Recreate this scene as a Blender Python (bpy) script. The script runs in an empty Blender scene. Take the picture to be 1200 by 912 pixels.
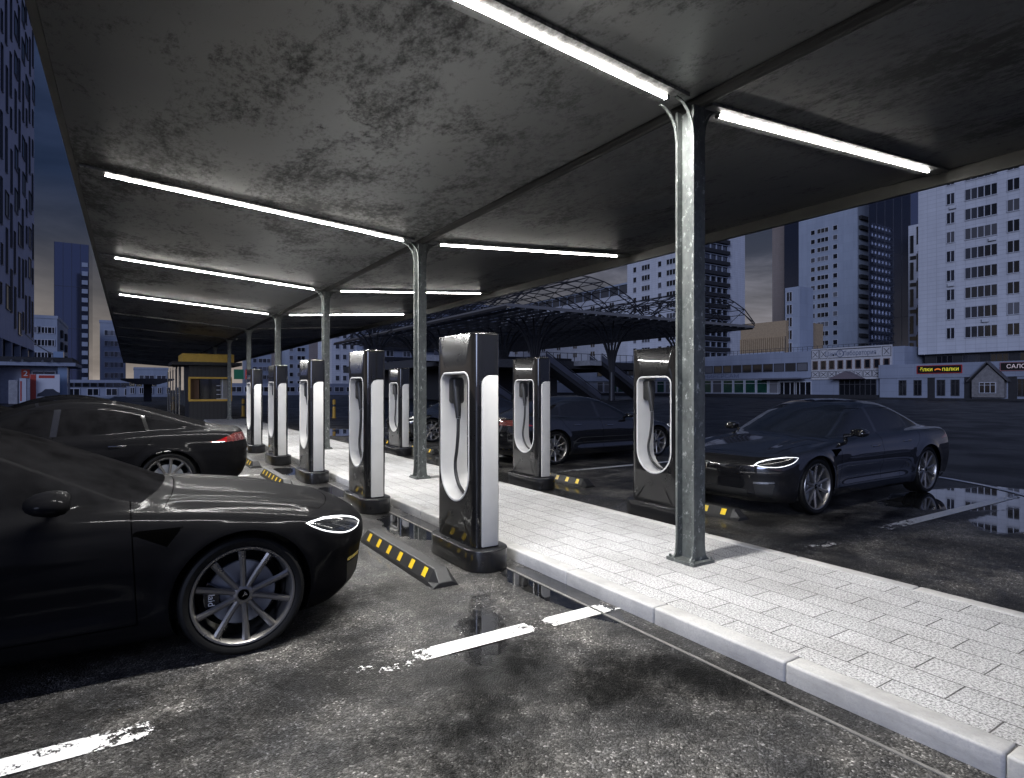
import bpy, bmesh, math, random
import numpy as np
from mathutils import Vector, Matrix
random.seed(7)
R = math.radians
SC = bpy.context.scene
COL = SC.collection
CAM_H = 1.58
YAW = math.atan(447 / 700.0)      # the camera looks this far to the right of the walkway's direction
CY, SY = math.cos(YAW), math.sin(YAW)

def at(px, py, d):
    """photo pixel (1200 x 912) at depth d -> world point; used to measure where things stand"""
    l = (px - 600.0) / 700.0 * d
    return Vector((l * CY + d * SY, -l * SY + d * CY, CAM_H - (py - 456.0) / 700.0 * d))
def ray(px):
    dx = (px - 600.0) / 700.0
    return dx * CY + SY, -dx * SY + CY

# ---------------------------------------------------------------- mesh builder
class MB:
    def __init__(s):
        s.v = []; s.f = []; s.m = []; s.cur = 0
    def add(s, vs, fs):
        o = len(s.v); s.v += [tuple(p) for p in vs]
        for f in fs:
            s.f.append(tuple(i + o for i in f)); s.m.append(s.cur)
        return s
    def box(s, x0, x1, y0, y1, z0, z1):
        return s.add([(x0,y0,z0),(x1,y0,z0),(x1,y1,z0),(x0,y1,z0),(x0,y0,z1),(x1,y0,z1),(x1,y1,z1),(x0,y1,z1)],
              [(0,3,2,1),(4,5,6,7),(0,1,5,4),(1,2,6,5),(2,3,7,6),(3,0,4,7)])
    def prism(s, pts, h0, h1, axis='z'):
        """extrude a 2-D outline; axis z: (x,y), x: (y,z), y: (x,z)"""
        def P(p, h):
            return {'z': (p[0],p[1],h), 'x': (h,p[0],p[1]), 'y': (p[0],h,p[1])}[axis]
        n = len(pts)
        area = sum(pts[i][0]*pts[(i+1)%n][1]-pts[(i+1)%n][0]*pts[i][1] for i in range(n))
        if (area < 0) != (axis == 'y'): pts = pts[::-1]
        vs = [P(p,h0) for p in pts] + [P(p,h1) for p in pts]
        fs = [tuple(range(n-1,-1,-1)), tuple(range(n,2*n))] + [(i,(i+1)%n,n+(i+1)%n,n+i) for i in range(n)]
        return s.add(vs, fs)
    def cyl(s, p0, p1, r0, r1=None, n=10, caps=True):
        r1 = r0 if r1 is None else r1
        p0, p1 = Vector(p0), Vector(p1); d = (p1-p0).normalized()
        a = d.orthogonal().normalized(); b = d.cross(a)
        vs = []
        for p, r in ((p0,r0),(p1,r1)):
            for i in range(n):
                t = 2*math.pi*i/n; vs.append(p + (a*math.cos(t)+b*math.sin(t))*r)
        fs = [(i,(i+1)%n,n+(i+1)%n,n+i) for i in range(n)]
        if caps: fs += [tuple(range(n-1,-1,-1)), tuple(range(n,2*n))]
        return s.add(vs, fs)
    def tube(s, pts, r, n=8):
        pts = [Vector(p) for p in pts]; rings = []; up = None
        for i, p in enumerate(pts):
            d = (pts[min(i+1,len(pts)-1)] - pts[max(i-1,0)]).normalized()
            if up is None: up = d.orthogonal().normalized()
            a = (up - d*up.dot(d)).normalized(); up = a; b = d.cross(a)
            rr = r[i] if isinstance(r,(list,tuple)) else r
            rings.append([p+(a*math.cos(2*math.pi*k/n)+b*math.sin(2*math.pi*k/n))*rr for k in range(n)])
        vs = [q for g in rings for q in g]; fs = []
        for i in range(len(pts)-1):
            for k in range(n):
                fs.append((i*n+k, i*n+(k+1)%n, (i+1)*n+(k+1)%n, (i+1)*n+k))
        fs += [tuple(range(n-1,-1,-1)), tuple(range((len(pts)-1)*n, len(pts)*n))]
        return s.add(vs, fs)
    def lathe(s, prof, n=48, axis='y', closed=False):
        """prof: (radius, height) pairs spun round the axis"""
        vs = []
        for r, h in prof:
            for k in range(n):
                t = 2*math.pi*k/n; c, q = r*math.cos(t), r*math.sin(t)
                vs.append((c,h,q) if axis == 'y' else (c,q,h))
        fs = []; m = len(prof)
        for i in range(m if closed else m-1):
            j = (i+1) % m
            for k in range(n):
                f = (i*n+k, i*n+(k+1)%n, j*n+(k+1)%n, j*n+k)
                fs.append(f if axis == 'z' else f[::-1])
        return s.add(vs, fs)

def mesh_of(mb, name, mats, bevel=0, seg=2, smooth=False):
    me = bpy.data.meshes.new(name); me.from_pydata(mb.v, [], mb.f)
    for m in (mats if isinstance(mats,(list,tuple)) else [mats]): me.materials.append(m)
    me.polygons.foreach_set('material_index', mb.m)
    if bevel:
        bm = bmesh.new(); bm.from_mesh(me); bmesh.ops.remove_doubles(bm, verts=bm.verts, dist=1e-5)
        es = [e for e in bm.edges if len(e.link_faces)==2 and e.calc_face_angle(0) > .5]
        bmesh.ops.bevel(bm, geom=es, offset=bevel, segments=seg, affect='EDGES', profile=.5, clamp_overlap=True)
        bm.to_mesh(me); bm.free()
    if smooth:
        me.polygons.foreach_set('use_smooth', [True]*len(me.polygons))
        me.set_sharp_from_angle(angle=R(smooth if smooth is not True else 35))
    me.update(); return me
def obj(name, mb, mats, parent=None, loc=None, rotz=0, bevel=0, seg=2, smooth=False):
    me = mb if isinstance(mb, bpy.types.Mesh) else mesh_of(mb, name, mats, bevel, seg, smooth)
    o = bpy.data.objects.new(name, me); COL.objects.link(o)
    if parent: o.parent = parent
    if loc is not None: o.location = loc
    if rotz: o.rotation_euler = (0,0,rotz)
    return o
def thing(name, label, cat, loc=(0,0,0), rotz=0, group=None):
    o = bpy.data.objects.new(name, None); COL.objects.link(o); o.empty_display_size = .2
    o.location = loc; o.rotation_euler = (0,0,rotz)
    return tag(o, label, cat, group)
def tag(o, label, cat, group=None):
    o['label'] = label; o['category'] = cat
    if group: o['group'] = group
    return o
def struct(name, mb, mats, **k):
    o = obj(name, mb, mats, **k); o['kind'] = 'structure'; return o
def dup(root, loc, rotz, label):
    def cp(o, par):
        c = o.copy(); COL.objects.link(c)
        if par: c.parent = par
        for ch in list(o.children): cp(ch, c)
        return c
    r = cp(root, None); r.location = loc; r.rotation_euler = (0,0,rotz); r['label'] = label
    return r
TEXTS = {}
def text_obj(name, body, mat, size, loc, rot, parent=None, extrude=.01, bold=0, scale=(1,1,1), align='CENTER'):
    cu = bpy.data.curves.new(name, 'FONT'); cu.body = body; cu.size = size; cu.extrude = extrude; cu.offset = bold
    cu.align_x = align; cu.align_y = 'CENTER'; cu.materials.append(mat)
    key = (body, mat.name, size, extrude, bold)
    if key not in TEXTS:          # letters become an ordinary mesh, shared by equal words
        tmp = bpy.data.objects.new(name, cu); COL.objects.link(tmp)
        TEXTS[key] = bpy.data.meshes.new_from_object(tmp.evaluated_get(bpy.context.evaluated_depsgraph_get()))
        bpy.data.objects.remove(tmp); TEXTS[key].name = name
    o = bpy.data.objects.new(name, TEXTS[key]); COL.objects.link(o)
    if parent: o.parent = parent
    o.location = loc; o.rotation_euler = rot; o.scale = scale
    return o

# ---------------------------------------------------------------- materials
class NT:
    """small helper round a node tree"""
    def __init__(s, mat):
        mat.use_nodes = True; s.t = mat.node_tree; s.n = s.t.nodes; s.l = s.t.links
        s.b = s.n.get('Principled BSDF')
    def new(s, kind, **k):
        n = s.n.new(kind)
        for a, v in k.items():
            if a.startswith('i_'):
                n.inputs[a[2:].replace('_',' ')].default_value = v
            else: setattr(n, a, v)
        return n
    def link(s, a, b): s.l.new(a, b)
    def coord(s, kind='Object'): return s.new('ShaderNodeTexCoord').outputs[kind]
    def mapping(s, src, scale=(1,1,1), rot=(0,0,0), loc=(0,0,0)):
        m = s.new('ShaderNodeMapping'); m.inputs['Scale'].default_value = scale; m.inputs['Rotation'].default_value = rot
        m.inputs['Location'].default_value = loc
        s.link(src, m.inputs['Vector']); return m.outputs[0]
    def noise(s, vec, scale, detail=4, rough=.55, dist=0):
        n = s.new('ShaderNodeTexNoise'); s.link(vec, n.inputs['Vector'])
        n.inputs['Scale'].default_value = scale; n.inputs['Detail'].default_value = detail
        n.inputs['Roughness'].default_value = rough; n.inputs['Distortion'].default_value = dist
        return n.outputs['Fac']
    def voronoi(s, vec, scale, feature='F1', out='Distance'):
        n = s.new('ShaderNodeTexVoronoi', feature=feature); s.link(vec, n.inputs['Vector']); n.inputs['Scale'].default_value = scale
        return n.outputs[out]
    def ramp(s, fac, stops, interp='LINEAR'):
        n = s.new('ShaderNodeValToRGB'); n.color_ramp.interpolation = interp; e = n.color_ramp.elements
        while len(e) < len(stops): e.new(.5)
        for q, (p, c) in zip(e, stops):
            q.position = p; q.color = (c,c,c,1) if not isinstance(c,(tuple,list)) else (*c,1)
        s.link(fac, n.inputs[0]); return n.outputs[0]
    def math(s, op, a, b=None, c=None, clamp=False):
        n = s.new('ShaderNodeMath', operation=op, use_clamp=clamp)
        for i, v in enumerate((a,b,c)):
            if v is None: continue
            if isinstance(v,(int,float)): n.inputs[i].default_value = v
            else: s.link(v, n.inputs[i])
        return n.outputs[0]
    def mix(s, fac, a, b, mode='MIX'):
        n = s.new('ShaderNodeMix', data_type='RGBA', blend_type=mode, clamp_result=False)
        for i, v in ((0,fac),(6,a),(7,b)):
            if isinstance(v,(int,float)) and i == 0: n.inputs[0].default_value = v
            elif isinstance(v,(tuple,list)): n.inputs[i].default_value = (*v,1) if len(v)==3 else v
            elif isinstance(v,(int,float)): n.inputs[i].default_value = (v,v,v,1)
            else: s.link(v, n.inputs[i])
        return n.outputs[2]
    def mixf(s, fac, a, b):
        n = s.new('ShaderNodeMix', data_type='FLOAT')
        for i, v in ((0,fac),(2,a),(3,b)):
            if isinstance(v,(int,float)): n.inputs[i].default_value = v
            else: s.link(v, n.inputs[i])
        return n.outputs[0]
    def bump(s, h, strength=.3, dist=.01, normal=None):
        n = s.new('ShaderNodeBump'); n.inputs['Strength'].default_value = strength; n.inputs['Distance'].default_value = dist
        s.link(h, n.inputs['Height'])
        if normal is not None: s.link(normal, n.inputs['Normal'])
        return n.outputs[0]
    def set(s, **k):
        for a, v in k.items():
            i = s.b.inputs[a.replace('_',' ')]
            if isinstance(v,(int,float)): i.default_value = v
            elif isinstance(v,(tuple,list)): i.default_value = (*v,1) if len(v)==3 else v
            else: s.link(v, i)
        return s
def mat(name, col=(.5,.5,.5), rough=.5, metal=0, coat=0, spec=.5, var=0, vscale=3, emit=None, es=1, rvar=0, coat_r=.03):
    """plain surface with a little unevenness of tone and gloss"""
    m = bpy.data.materials.new(name); t = NT(m)
    t.set(Base_Color=col, Roughness=rough, Metallic=metal, Coat_Weight=coat, Coat_Roughness=coat_r)
    t.b.inputs['Specular IOR Level'].default_value = spec
    if var or rvar:
        n = t.noise(t.coord(), vscale, 6, .65)
        if var:
            t.set(Base_Color=t.mix(t.ramp(n, [(.3,0.),(.7,1.)]), tuple(c*(1-var) for c in col), tuple(min(1,c*(1+var)) for c in col)))
        if rvar:
            t.set(Roughness=t.ramp(n, [(.3,max(0,rough-rvar)),(.7,min(1,rough+rvar))]))
    if emit:
        t.set(Emission_Color=emit, Emission_Strength=es)
    return m
TUBE_E, TUBE_SIDE = 1300., 38.
SUN_EL, SUN_ROT, SKY_TINT, SKY_BACK = 2.0, 215., (.012,.013,.018), (.12,.15,.30)
SUN_E, SUN_ANG, SUN_COL, LAMP_EL, LAMP_AZ = 1.35, 20., (.60,.69,1.), 12., 212.
EXPO = 0.
# ---------------------------------------------------------------- car body: a smooth implicit shape, meshed and cut into panels
def pch(xs, ys):
    """monotone cubic through the points, for numpy arrays"""
    xs = np.array(xs, float); ys = np.array(ys, float); h = np.diff(xs); d = np.diff(ys)/h
    m = np.zeros(len(xs)); m[0], m[-1] = d[0], d[-1]
    for i in range(1, len(xs)-1):
        if d[i-1]*d[i] > 0:
            w1, w2 = 2*h[i]+h[i-1], h[i]+2*h[i-1]
            m[i] = (w1+w2)/(w1/d[i-1]+w2/d[i])
    def f(x):
        x = np.clip(x, xs[0], xs[-1]); i = np.clip(np.searchsorted(xs, x, side='right')-1, 0, len(xs)-2)
        t = (x-xs[i])/h[i]
        return ((2*t**3-3*t**2+1)*ys[i]+(t**3-2*t**2+t)*h[i]*m[i]+(-2*t**3+3*t**2)*ys[i+1]+(t**3-t**2)*h[i]*m[i+1])
    return f
def smax(a, b, k):
    h = np.maximum(k-np.abs(a-b), 0)/k
    return np.maximum(a,b)+h*h*k*.25
def smin(a, b, k): return -smax(-a,-b,k)
def gs(x, s): return np.exp(-(x/s)**2)
def sstep(a, b, x):
    t = np.clip((x-a)/(b-a),0,1); return t*t*(3-2*t)

WF, WR, TR = .93, 3.89, .352          # wheel centres and tyre radius
c_hood = pch([-.2,0,.1,.3,.6,1.0,1.3,1.6,2.0,3.3,4,4.5,5.1],[.64,.685,.725,.785,.845,.905,.94,.95,.94,.97,.99,.985,.95])
c_belt = pch([-.2,0,.3,.6,.93,1.3,1.6,2.5,3.3,3.9,4.4,4.8,5.1],[.60,.64,.705,.785,.84,.875,.902,.928,.958,.985,.985,.955,.92])
c_wide = pch([-.2,0,.3,.6,.93,1.4,2.2,2.9,3.4,3.9,4.4,4.8,5.1],[.90,.91,.93,.95,.972,.962,.948,.948,.962,.982,.965,.93,.90])
c_inset = pch([.1,.17,.22,.3,.4,.5,.6,.7,.78,.86,.95,1.1],[.12,.085,.055,.03,.018,.006,0,.002,.012,.034,.08,.17])
c_nose = pch([.1,.17,.22,.28,.36,.46,.55,.62,.68,.74,.8,.9],[.30,.17,.10,.05,.035,.02,.0,.004,.03,.08,.16,.4])
c_tail = pch([.1,.18,.26,.35,.45,.55,.7,.82,.9,.96,1.0,1.1],[.40,.24,.12,.05,.015,0,.005,.03,.06,.085,.10,.17])
c_roof = pch([.8,1.1,1.25,1.4,1.8,2.15,2.42,2.8,3.1,3.5,3.9,4.3,4.6,4.85,5.1],
             [.76,.87,.945,1.015,1.19,1.325,1.395,1.435,1.425,1.36,1.245,1.115,1.03,.988,.97])
c_gw = pch([1.05,1.35,1.75,2.2,2.9,3.4,3.8,4.2,4.6,5.0],[.68,.755,.80,.825,.825,.805,.77,.71,.64,.56])
def g_wide(x, z):
    q = z-.95
    return c_gw(x) - .46*q - .30*np.maximum(q,0)**2
def bent(x, ay):
    s = (ay/.75)**2
    return x - .17*s*(1-sstep(2.2,2.8,x)) + .10*s*sstep(3.1,3.8,x)
def car_f(x, y, z):
    ay = np.sqrt(y*y+1e-6)
    rf = np.hypot(x-WF, z-.352); rr = np.hypot(x-WR, z-.352)
    mid = sstep(1.3,1.7,x)*(1-sstep(3.1,3.5,x))
    W = c_wide(x) - c_inset(z) + .016*gs(rf-.40,.06)*sstep(.05,.25,z) + .018*gs(rr-.40,.06) \
        - .022*mid*gs(z-.43,.10) + .010*mid*gs(z-.30,.05) - .006*mid*gs(z-.80,.03)
    side = ay - W
    b = np.clip(ay/.82,0,1.15)
    H = c_hood(x)+(c_belt(x)-c_hood(x))*b**2.2
    hood = 1-sstep(1.15,1.5,x)
    H = H + .016*gs(x-4.86,.07)
    H = H + hood*sstep(.2,.6,x)*(.016*gs(ay-.66,.10)-.012*gs(ay-.46,.09))
    top = (z-H)*.96
    nose = (c_nose(z)+.40*(np.clip(ay,0,1.2)/.95)**3.0) - x
    nose = nose*.85
    tail = (x-(4.98-c_tail(z)-.30*(ay/.95)**3.2))*.9
    bot = (.155+.05*sstep(4.2,5,x)) - z
    body = smax(side, top, .085)
    body = smax(body, nose, .09)
    body = smax(body, tail, .07)
    body = smax(body, bot, .05)
    gt = (z - (c_roof(bent(x,ay)) - .055*(ay/.6)**2))*.87
    gsd = (ay - g_wide(x,z))*.9
    gh = smax(gsd, gt, .075)
    gh = smax(gh, tail, .05)
    gh = smax(gh, .7-z, .02)
    gh = smax(gh, 1.0-x, .02)
    return smin(body, gh, .05)
def car_grad(P):
    e = 1e-3; x,y,z = P.T
    g = np.stack([car_f(x+e,y,z)-car_f(x-e,y,z), car_f(x,y+e,z)-car_f(x,y-e,z), car_f(x,y,z+e)-car_f(x,y,z-e)],1)/(2*e)
    return g
def surface_nets(h=.02):
    xs = np.arange(-.06,5.06,h); ys = np.arange(-1.05,1.0501,h); zs = np.arange(.10,1.5,h)
    X,Y,Z = np.meshgrid(xs,ys,zs,indexing='ij'); F = car_f(X,Y,Z)
    nx,ny,nz = F.shape; ins = F < 0
    sx,sy,sz = nx-1,ny-1,nz-1
    acc = np.zeros((sx,sy,sz,3)); cnt = np.zeros((sx,sy,sz))
    corners = [(i,j,k) for i in (0,1) for j in (0,1) for k in (0,1)]
    sl = lambda c: (slice(c[0],c[0]+sx),slice(c[1],c[1]+sy),slice(c[2],c[2]+sz))
    for ax in range(3):
        for c in corners:
            if c[ax]: continue
            d = list(c); d[ax] = 1
            a, b = F[sl(c)], F[sl(d)]; cr = (a<0)!=(b<0)
            t = np.where(cr, a/np.where(cr,a-b,1), 0)
            for q in range(3):
                acc[...,q] += np.where(cr, (t if q==ax else c[q]), 0)
            cnt += cr
    act = cnt > 0; idx = -np.ones((sx,sy,sz),int); idx[act] = np.arange(act.sum())
    I = np.argwhere(act); V = (I + acc[act]/cnt[act][:,None])*h + np.array([xs[0],ys[0],zs[0]])
    Q = []
    for ax in range(3):
        o = [1,1,1]; o[ax] = 0
        s0 = [slice(1,-1)]*3; s0[ax] = slice(0,-1)
        s1 = list(s0); s1[ax] = slice(1,None)
        a, b = ins[tuple(s0)], ins[tuple(s1)]
        for flip, msk in ((0, a & ~b),(1, ~a & b)):
            g = np.argwhere(msk)+np.array(o)
            u, v = (ax+1)%3, (ax+2)%3
            def cell(du,dv):
                k = g.copy(); k[:,u] -= du; k[:,v] -= dv
                return idx[k[:,0],k[:,1],k[:,2]]
            q = np.stack([cell(1,1),cell(0,1),cell(0,0),cell(1,0)],1)
            if flip: q = q[:,::-1]
            Q.append(q)
    Q = np.concatenate(Q); Q = Q[(Q>=0).all(1)]
    for _ in range(3):
        x,y,z = V.T; g = car_grad(V); f = car_f(x,y,z)
        V = V - (f/np.maximum((g*g).sum(1),.2))[:,None]*g*.9
    # split each quad along its shorter diagonal
    d1 = np.linalg.norm(V[Q[:,0]]-V[Q[:,2]],axis=1); d2 = np.linalg.norm(V[Q[:,1]]-V[Q[:,3]],axis=1)
    A = Q[d1<=d2]; B = Q[d1>d2]
    T = np.concatenate([A[:,[0,1,2]],A[:,[0,2,3]],B[:,[0,1,3]],B[:,[1,2,3]]])
    return V, T
def split(V, T, fun):
    """cut the triangles along fun = 0"""
    s = fun(*V.T); s = np.where(np.abs(s)<2e-4, 2e-4, s); pos = s > 0
    k = pos[T].sum(1); mixed = (k==1)|(k==2)
    M = T[mixed]
    if len(M) == 0: return V, T
    want = (pos[M].sum(1)==1)
    lone = np.where(want[:,None], pos[M], ~pos[M]).argmax(1)
    a = M[np.arange(len(M)),lone]; b = M[np.arange(len(M)),(lone+1)%3]; c = M[np.arange(len(M)),(lone+2)%3]
    E = np.concatenate([np.sort(np.stack([a,b],1),1), np.sort(np.stack([a,c],1),1)])
    U, inv = np.unique(E, axis=0, return_inverse=True); inv = inv.ravel()
    t = s[U[:,0]]/(s[U[:,0]]-s[U[:,1]])
    NV = V[U[:,0]]+(V[U[:,1]]-V[U[:,0]])*t[:,None]
    ab = inv[:len(a)]+len(V); ac = inv[len(a):]+len(V)
    new = np.concatenate([np.stack([a,ab,ac],1),np.stack([ab,b,c],1),np.stack([ab,c,ac],1)])
    return np.concatenate([V,NV]), np.concatenate([T[~mixed],new])

# outlines on the body, each negative inside
dlo_lo = pch([1.15,1.45,2.0,2.8,3.4,3.9,4.2],[.93,.935,.95,.972,.995,1.03,1.06])
dlo_hi = pch([1.15,1.50,1.82,2.16,2.5,2.8,3.2,3.6,3.9,4.15,4.25],[.86,.945,1.095,1.225,1.295,1.318,1.292,1.205,1.115,1.055,1.0])
def side_on(x,y,z): return (g_wide(x,z)-.06)-np.abs(y)
def f_dlo(x,y,z): return np.maximum(np.maximum(dlo_lo(x)-z, z-dlo_hi(x)), side_on(x,y,z))
def f_bpil(x,y,z): return np.abs(x-(2.62+.10*(z-1)))-.035
def f_cpil(x,y,z): return np.abs(x-(3.62-.30*(z-1.1)))-.022
def f_ws(x,y,z):
    ay = np.abs(y); xb = bent(x,ay)
    return np.maximum.reduce([1.30-xb, xb-2.36, ay-(g_wide(x,z)-.085), .9-z])
def f_rw(x,y,z):
    ay = np.abs(y); xb = bent(x,ay)
    return np.maximum.reduce([3.28-xb, xb-4.42, ay-(g_wide(x,z)-.10), .9-z])
def f_pano(x,y,z):
    ay = np.abs(y); xb = bent(x,ay)
    return np.maximum.reduce([2.40-xb, xb-3.24, ay-(g_wide(x,z)-.09), 1.2-z])
hl_c = pch([.05,.14,.3,.45,.58,.7],[.630,.645,.672,.705,.735,.75])
hl_t = pch([.05,.115,.18,.3,.42,.52,.58,.7],[-.04,.0,.036,.052,.045,.024,.0,-.05])
def f_hl(x,y,z):
    return np.maximum(np.abs(z-hl_c(x))-hl_t(x), .45-np.abs(y))*.7
def f_drl(x,y,z): return np.abs(f_hl(x,y,z)+.006)-.0030
def f_inner(x,y,z): return np.maximum(np.abs(f_hl(x,y,z)+.021)-.0022, .20-x)
def f_tl(x,y,z):
    ay = np.abs(y)
    lo = .825+.0*x; hi = np.where(x>4.40, .835+.105*sstep(4.42,4.78,x), .7)
    return np.maximum(np.maximum.reduce([lo-z, z-hi, .40-ay]), 4.3-x)*.8
def arch(xc, r):
    def f(x,y,z): return np.maximum(np.hypot(x-xc,(z-.352))-r, .5-np.abs(y))
    return f
f_af, f_ar = arch(WF,.392), arch(WR,.392)
def f_intake(x,y,z):
    ay = np.abs(y)
    return np.maximum.reduce([np.abs(z-.285)-.055+.03*np.clip(ay-.3,0,1), ay-.52, x-.6])
def f_curtain(x,y,z):
    ay = np.abs(y)
    return np.maximum.reduce([z-(.405), .245-z, .60+.10*(.4-z)-ay, ay-(.80-.25*(.4-z)), x-.45])
def f_blade(x,y,z):
    ay = np.abs(y)
    return np.maximum.reduce([np.abs(z-.425-.04*(ay-.7))-.011, .60-ay, ay-.80, x-.5])
def f_vent(x,y,z):
    return np.maximum.reduce([z-.80, .70+(x-1.33)*.50-z, .70+(1.33-x)*1.25-z, .6-np.abs(y), x-1.49])
LW = .0032
def line(g): 
    return lambda x,y,z: np.abs(g(x,y,z))-LW
def door_outline(x0, x1):
    def g(x,y,z):
        return np.maximum.reduce([x0(z)-x, x-x1(z), z-1.30, .285-z, .55-np.abs(y)])
    return g
d_front = lambda z: 1.50+.05*(z-.9)-.30*np.clip(z-.93,0,1)*0
d_mid = lambda z: 2.62+.10*(z-1)
def d_rear(z): return 3.70-.0*z - .62*sstep(.95,.30,z) 
g_fd = door_outline(d_front, d_mid); g_rd = door_outline(d_mid, d_rear)
def g_hood(x,y,z):
    ay = np.abs(y)
    return np.maximum.reduce([.24+.10*ay**2*4-x, x-(1.25+.14*ay**2), ay-(.70+.10*sstep(.3,1.4,x)-.0), .6-z])
def g_trunk(x,y,z):
    ay = np.abs(y)
    return np.maximum.reduce([4.40-bent(x,ay), ay-(.70), .60-z, 4.3-x])
def g_port(x,y,z): return np.maximum(np.hypot((x-1.75)/1.3, z-.83)-.0, .5)

def car_parts():
    V, T = surface_nets()
    lines = [line(g_fd), line(g_rd), line(g_hood), line(g_trunk)]
    for f in [f_af,f_ar,f_dlo,f_bpil,f_cpil,f_ws,f_rw,f_pano,f_hl,lambda *p: f_hl(*p)+.006,f_drl,lambda *p: f_hl(*p)+.021,f_inner,f_tl,lambda *p: p[0]-4.62,f_intake,f_curtain,f_blade,f_vent,g_fd,g_rd,g_hood,g_trunk]+lines:
        V, T = split(V, T, f)
    x,y,z = V.T; g = car_grad(V); Nn = g/np.linalg.norm(g,axis=1)[:,None]
    C = V[T].mean(1); x,y,z = C.T
    lab = np.full(len(T),'body',object)
    lab[g_fd(x,y,z)<0] = 'door_f'; lab[g_rd(x,y,z)<0] = 'door_r'
    lab[g_hood(x,y,z)<0] = 'bonnet'; lab[g_trunk(x,y,z)<0] = 'boot_lid'
    for l in lines: lab[l(x,y,z)<0] = 'gap'
    lab[f_pano(x,y,z)<0] = 'roof_glass'; lab[f_rw(x,y,z)<0] = 'rear_window'; lab[f_ws(x,y,z)<0] = 'windscreen'
    d = f_dlo(x,y,z)<0
    lab[d] = 'win_m'; lab[d&(x<2.6)] = 'win_f'; lab[d&(f_cpil(x,y,z)>0)&(x>3.6-.3*(z-1.1))] = 'win_q'
    lab[d&((f_bpil(x,y,z)<0)|(f_cpil(x,y,z)<0))] = 'pillar'
    lab[f_intake(x,y,z)<0] = 'grille'; lab[f_curtain(x,y,z)<0] = 'vent_c'; lab[f_blade(x,y,z)<0] = 'blade'; lab[f_vent(x,y,z)<0] = 'vent_f'
    lab[f_tl(x,y,z)<0] = 'tail_light'; lab[f_hl(x,y,z)<0] = 'headlight'; lab[(f_inner(x,y,z)<0)&(f_hl(x,y,z)<0)] = 'inner'; lab[(f_drl(x,y,z)<0)&(f_hl(x,y,z)<0)] = 'drl'
    lab[(f_af(x,y,z)<0)|(f_ar(x,y,z)<0)] = 'cut'
    # make the gaps real grooves
    gv = np.zeros(len(V),bool); gv[T[lab=='gap'].ravel()] = True
    ot = np.zeros(len(V),bool); ot[T[lab!='gap'].ravel()] = True
    V = V - Nn*np.where(gv & ~ot, .008, 0)[:,None]
    return V, T, Nn, lab, C
def part_mesh(name, mats, V, T, Nn, which, mi=None):
    t = T[which]; u, inv = np.unique(t.ravel(), return_inverse=True)
    me = bpy.data.meshes.new(name); me.from_pydata(V[u].tolist(), [], inv.reshape(-1,3).tolist())
    for m in mats: me.materials.append(m)
    if mi is not None: me.polygons.foreach_set('material_index', mi[which])
    me.polygons.foreach_set('use_smooth', [True]*len(me.polygons))
    me.normals_split_custom_set_from_vertices(Nn[u].tolist()); me.update()
    return me
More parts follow.
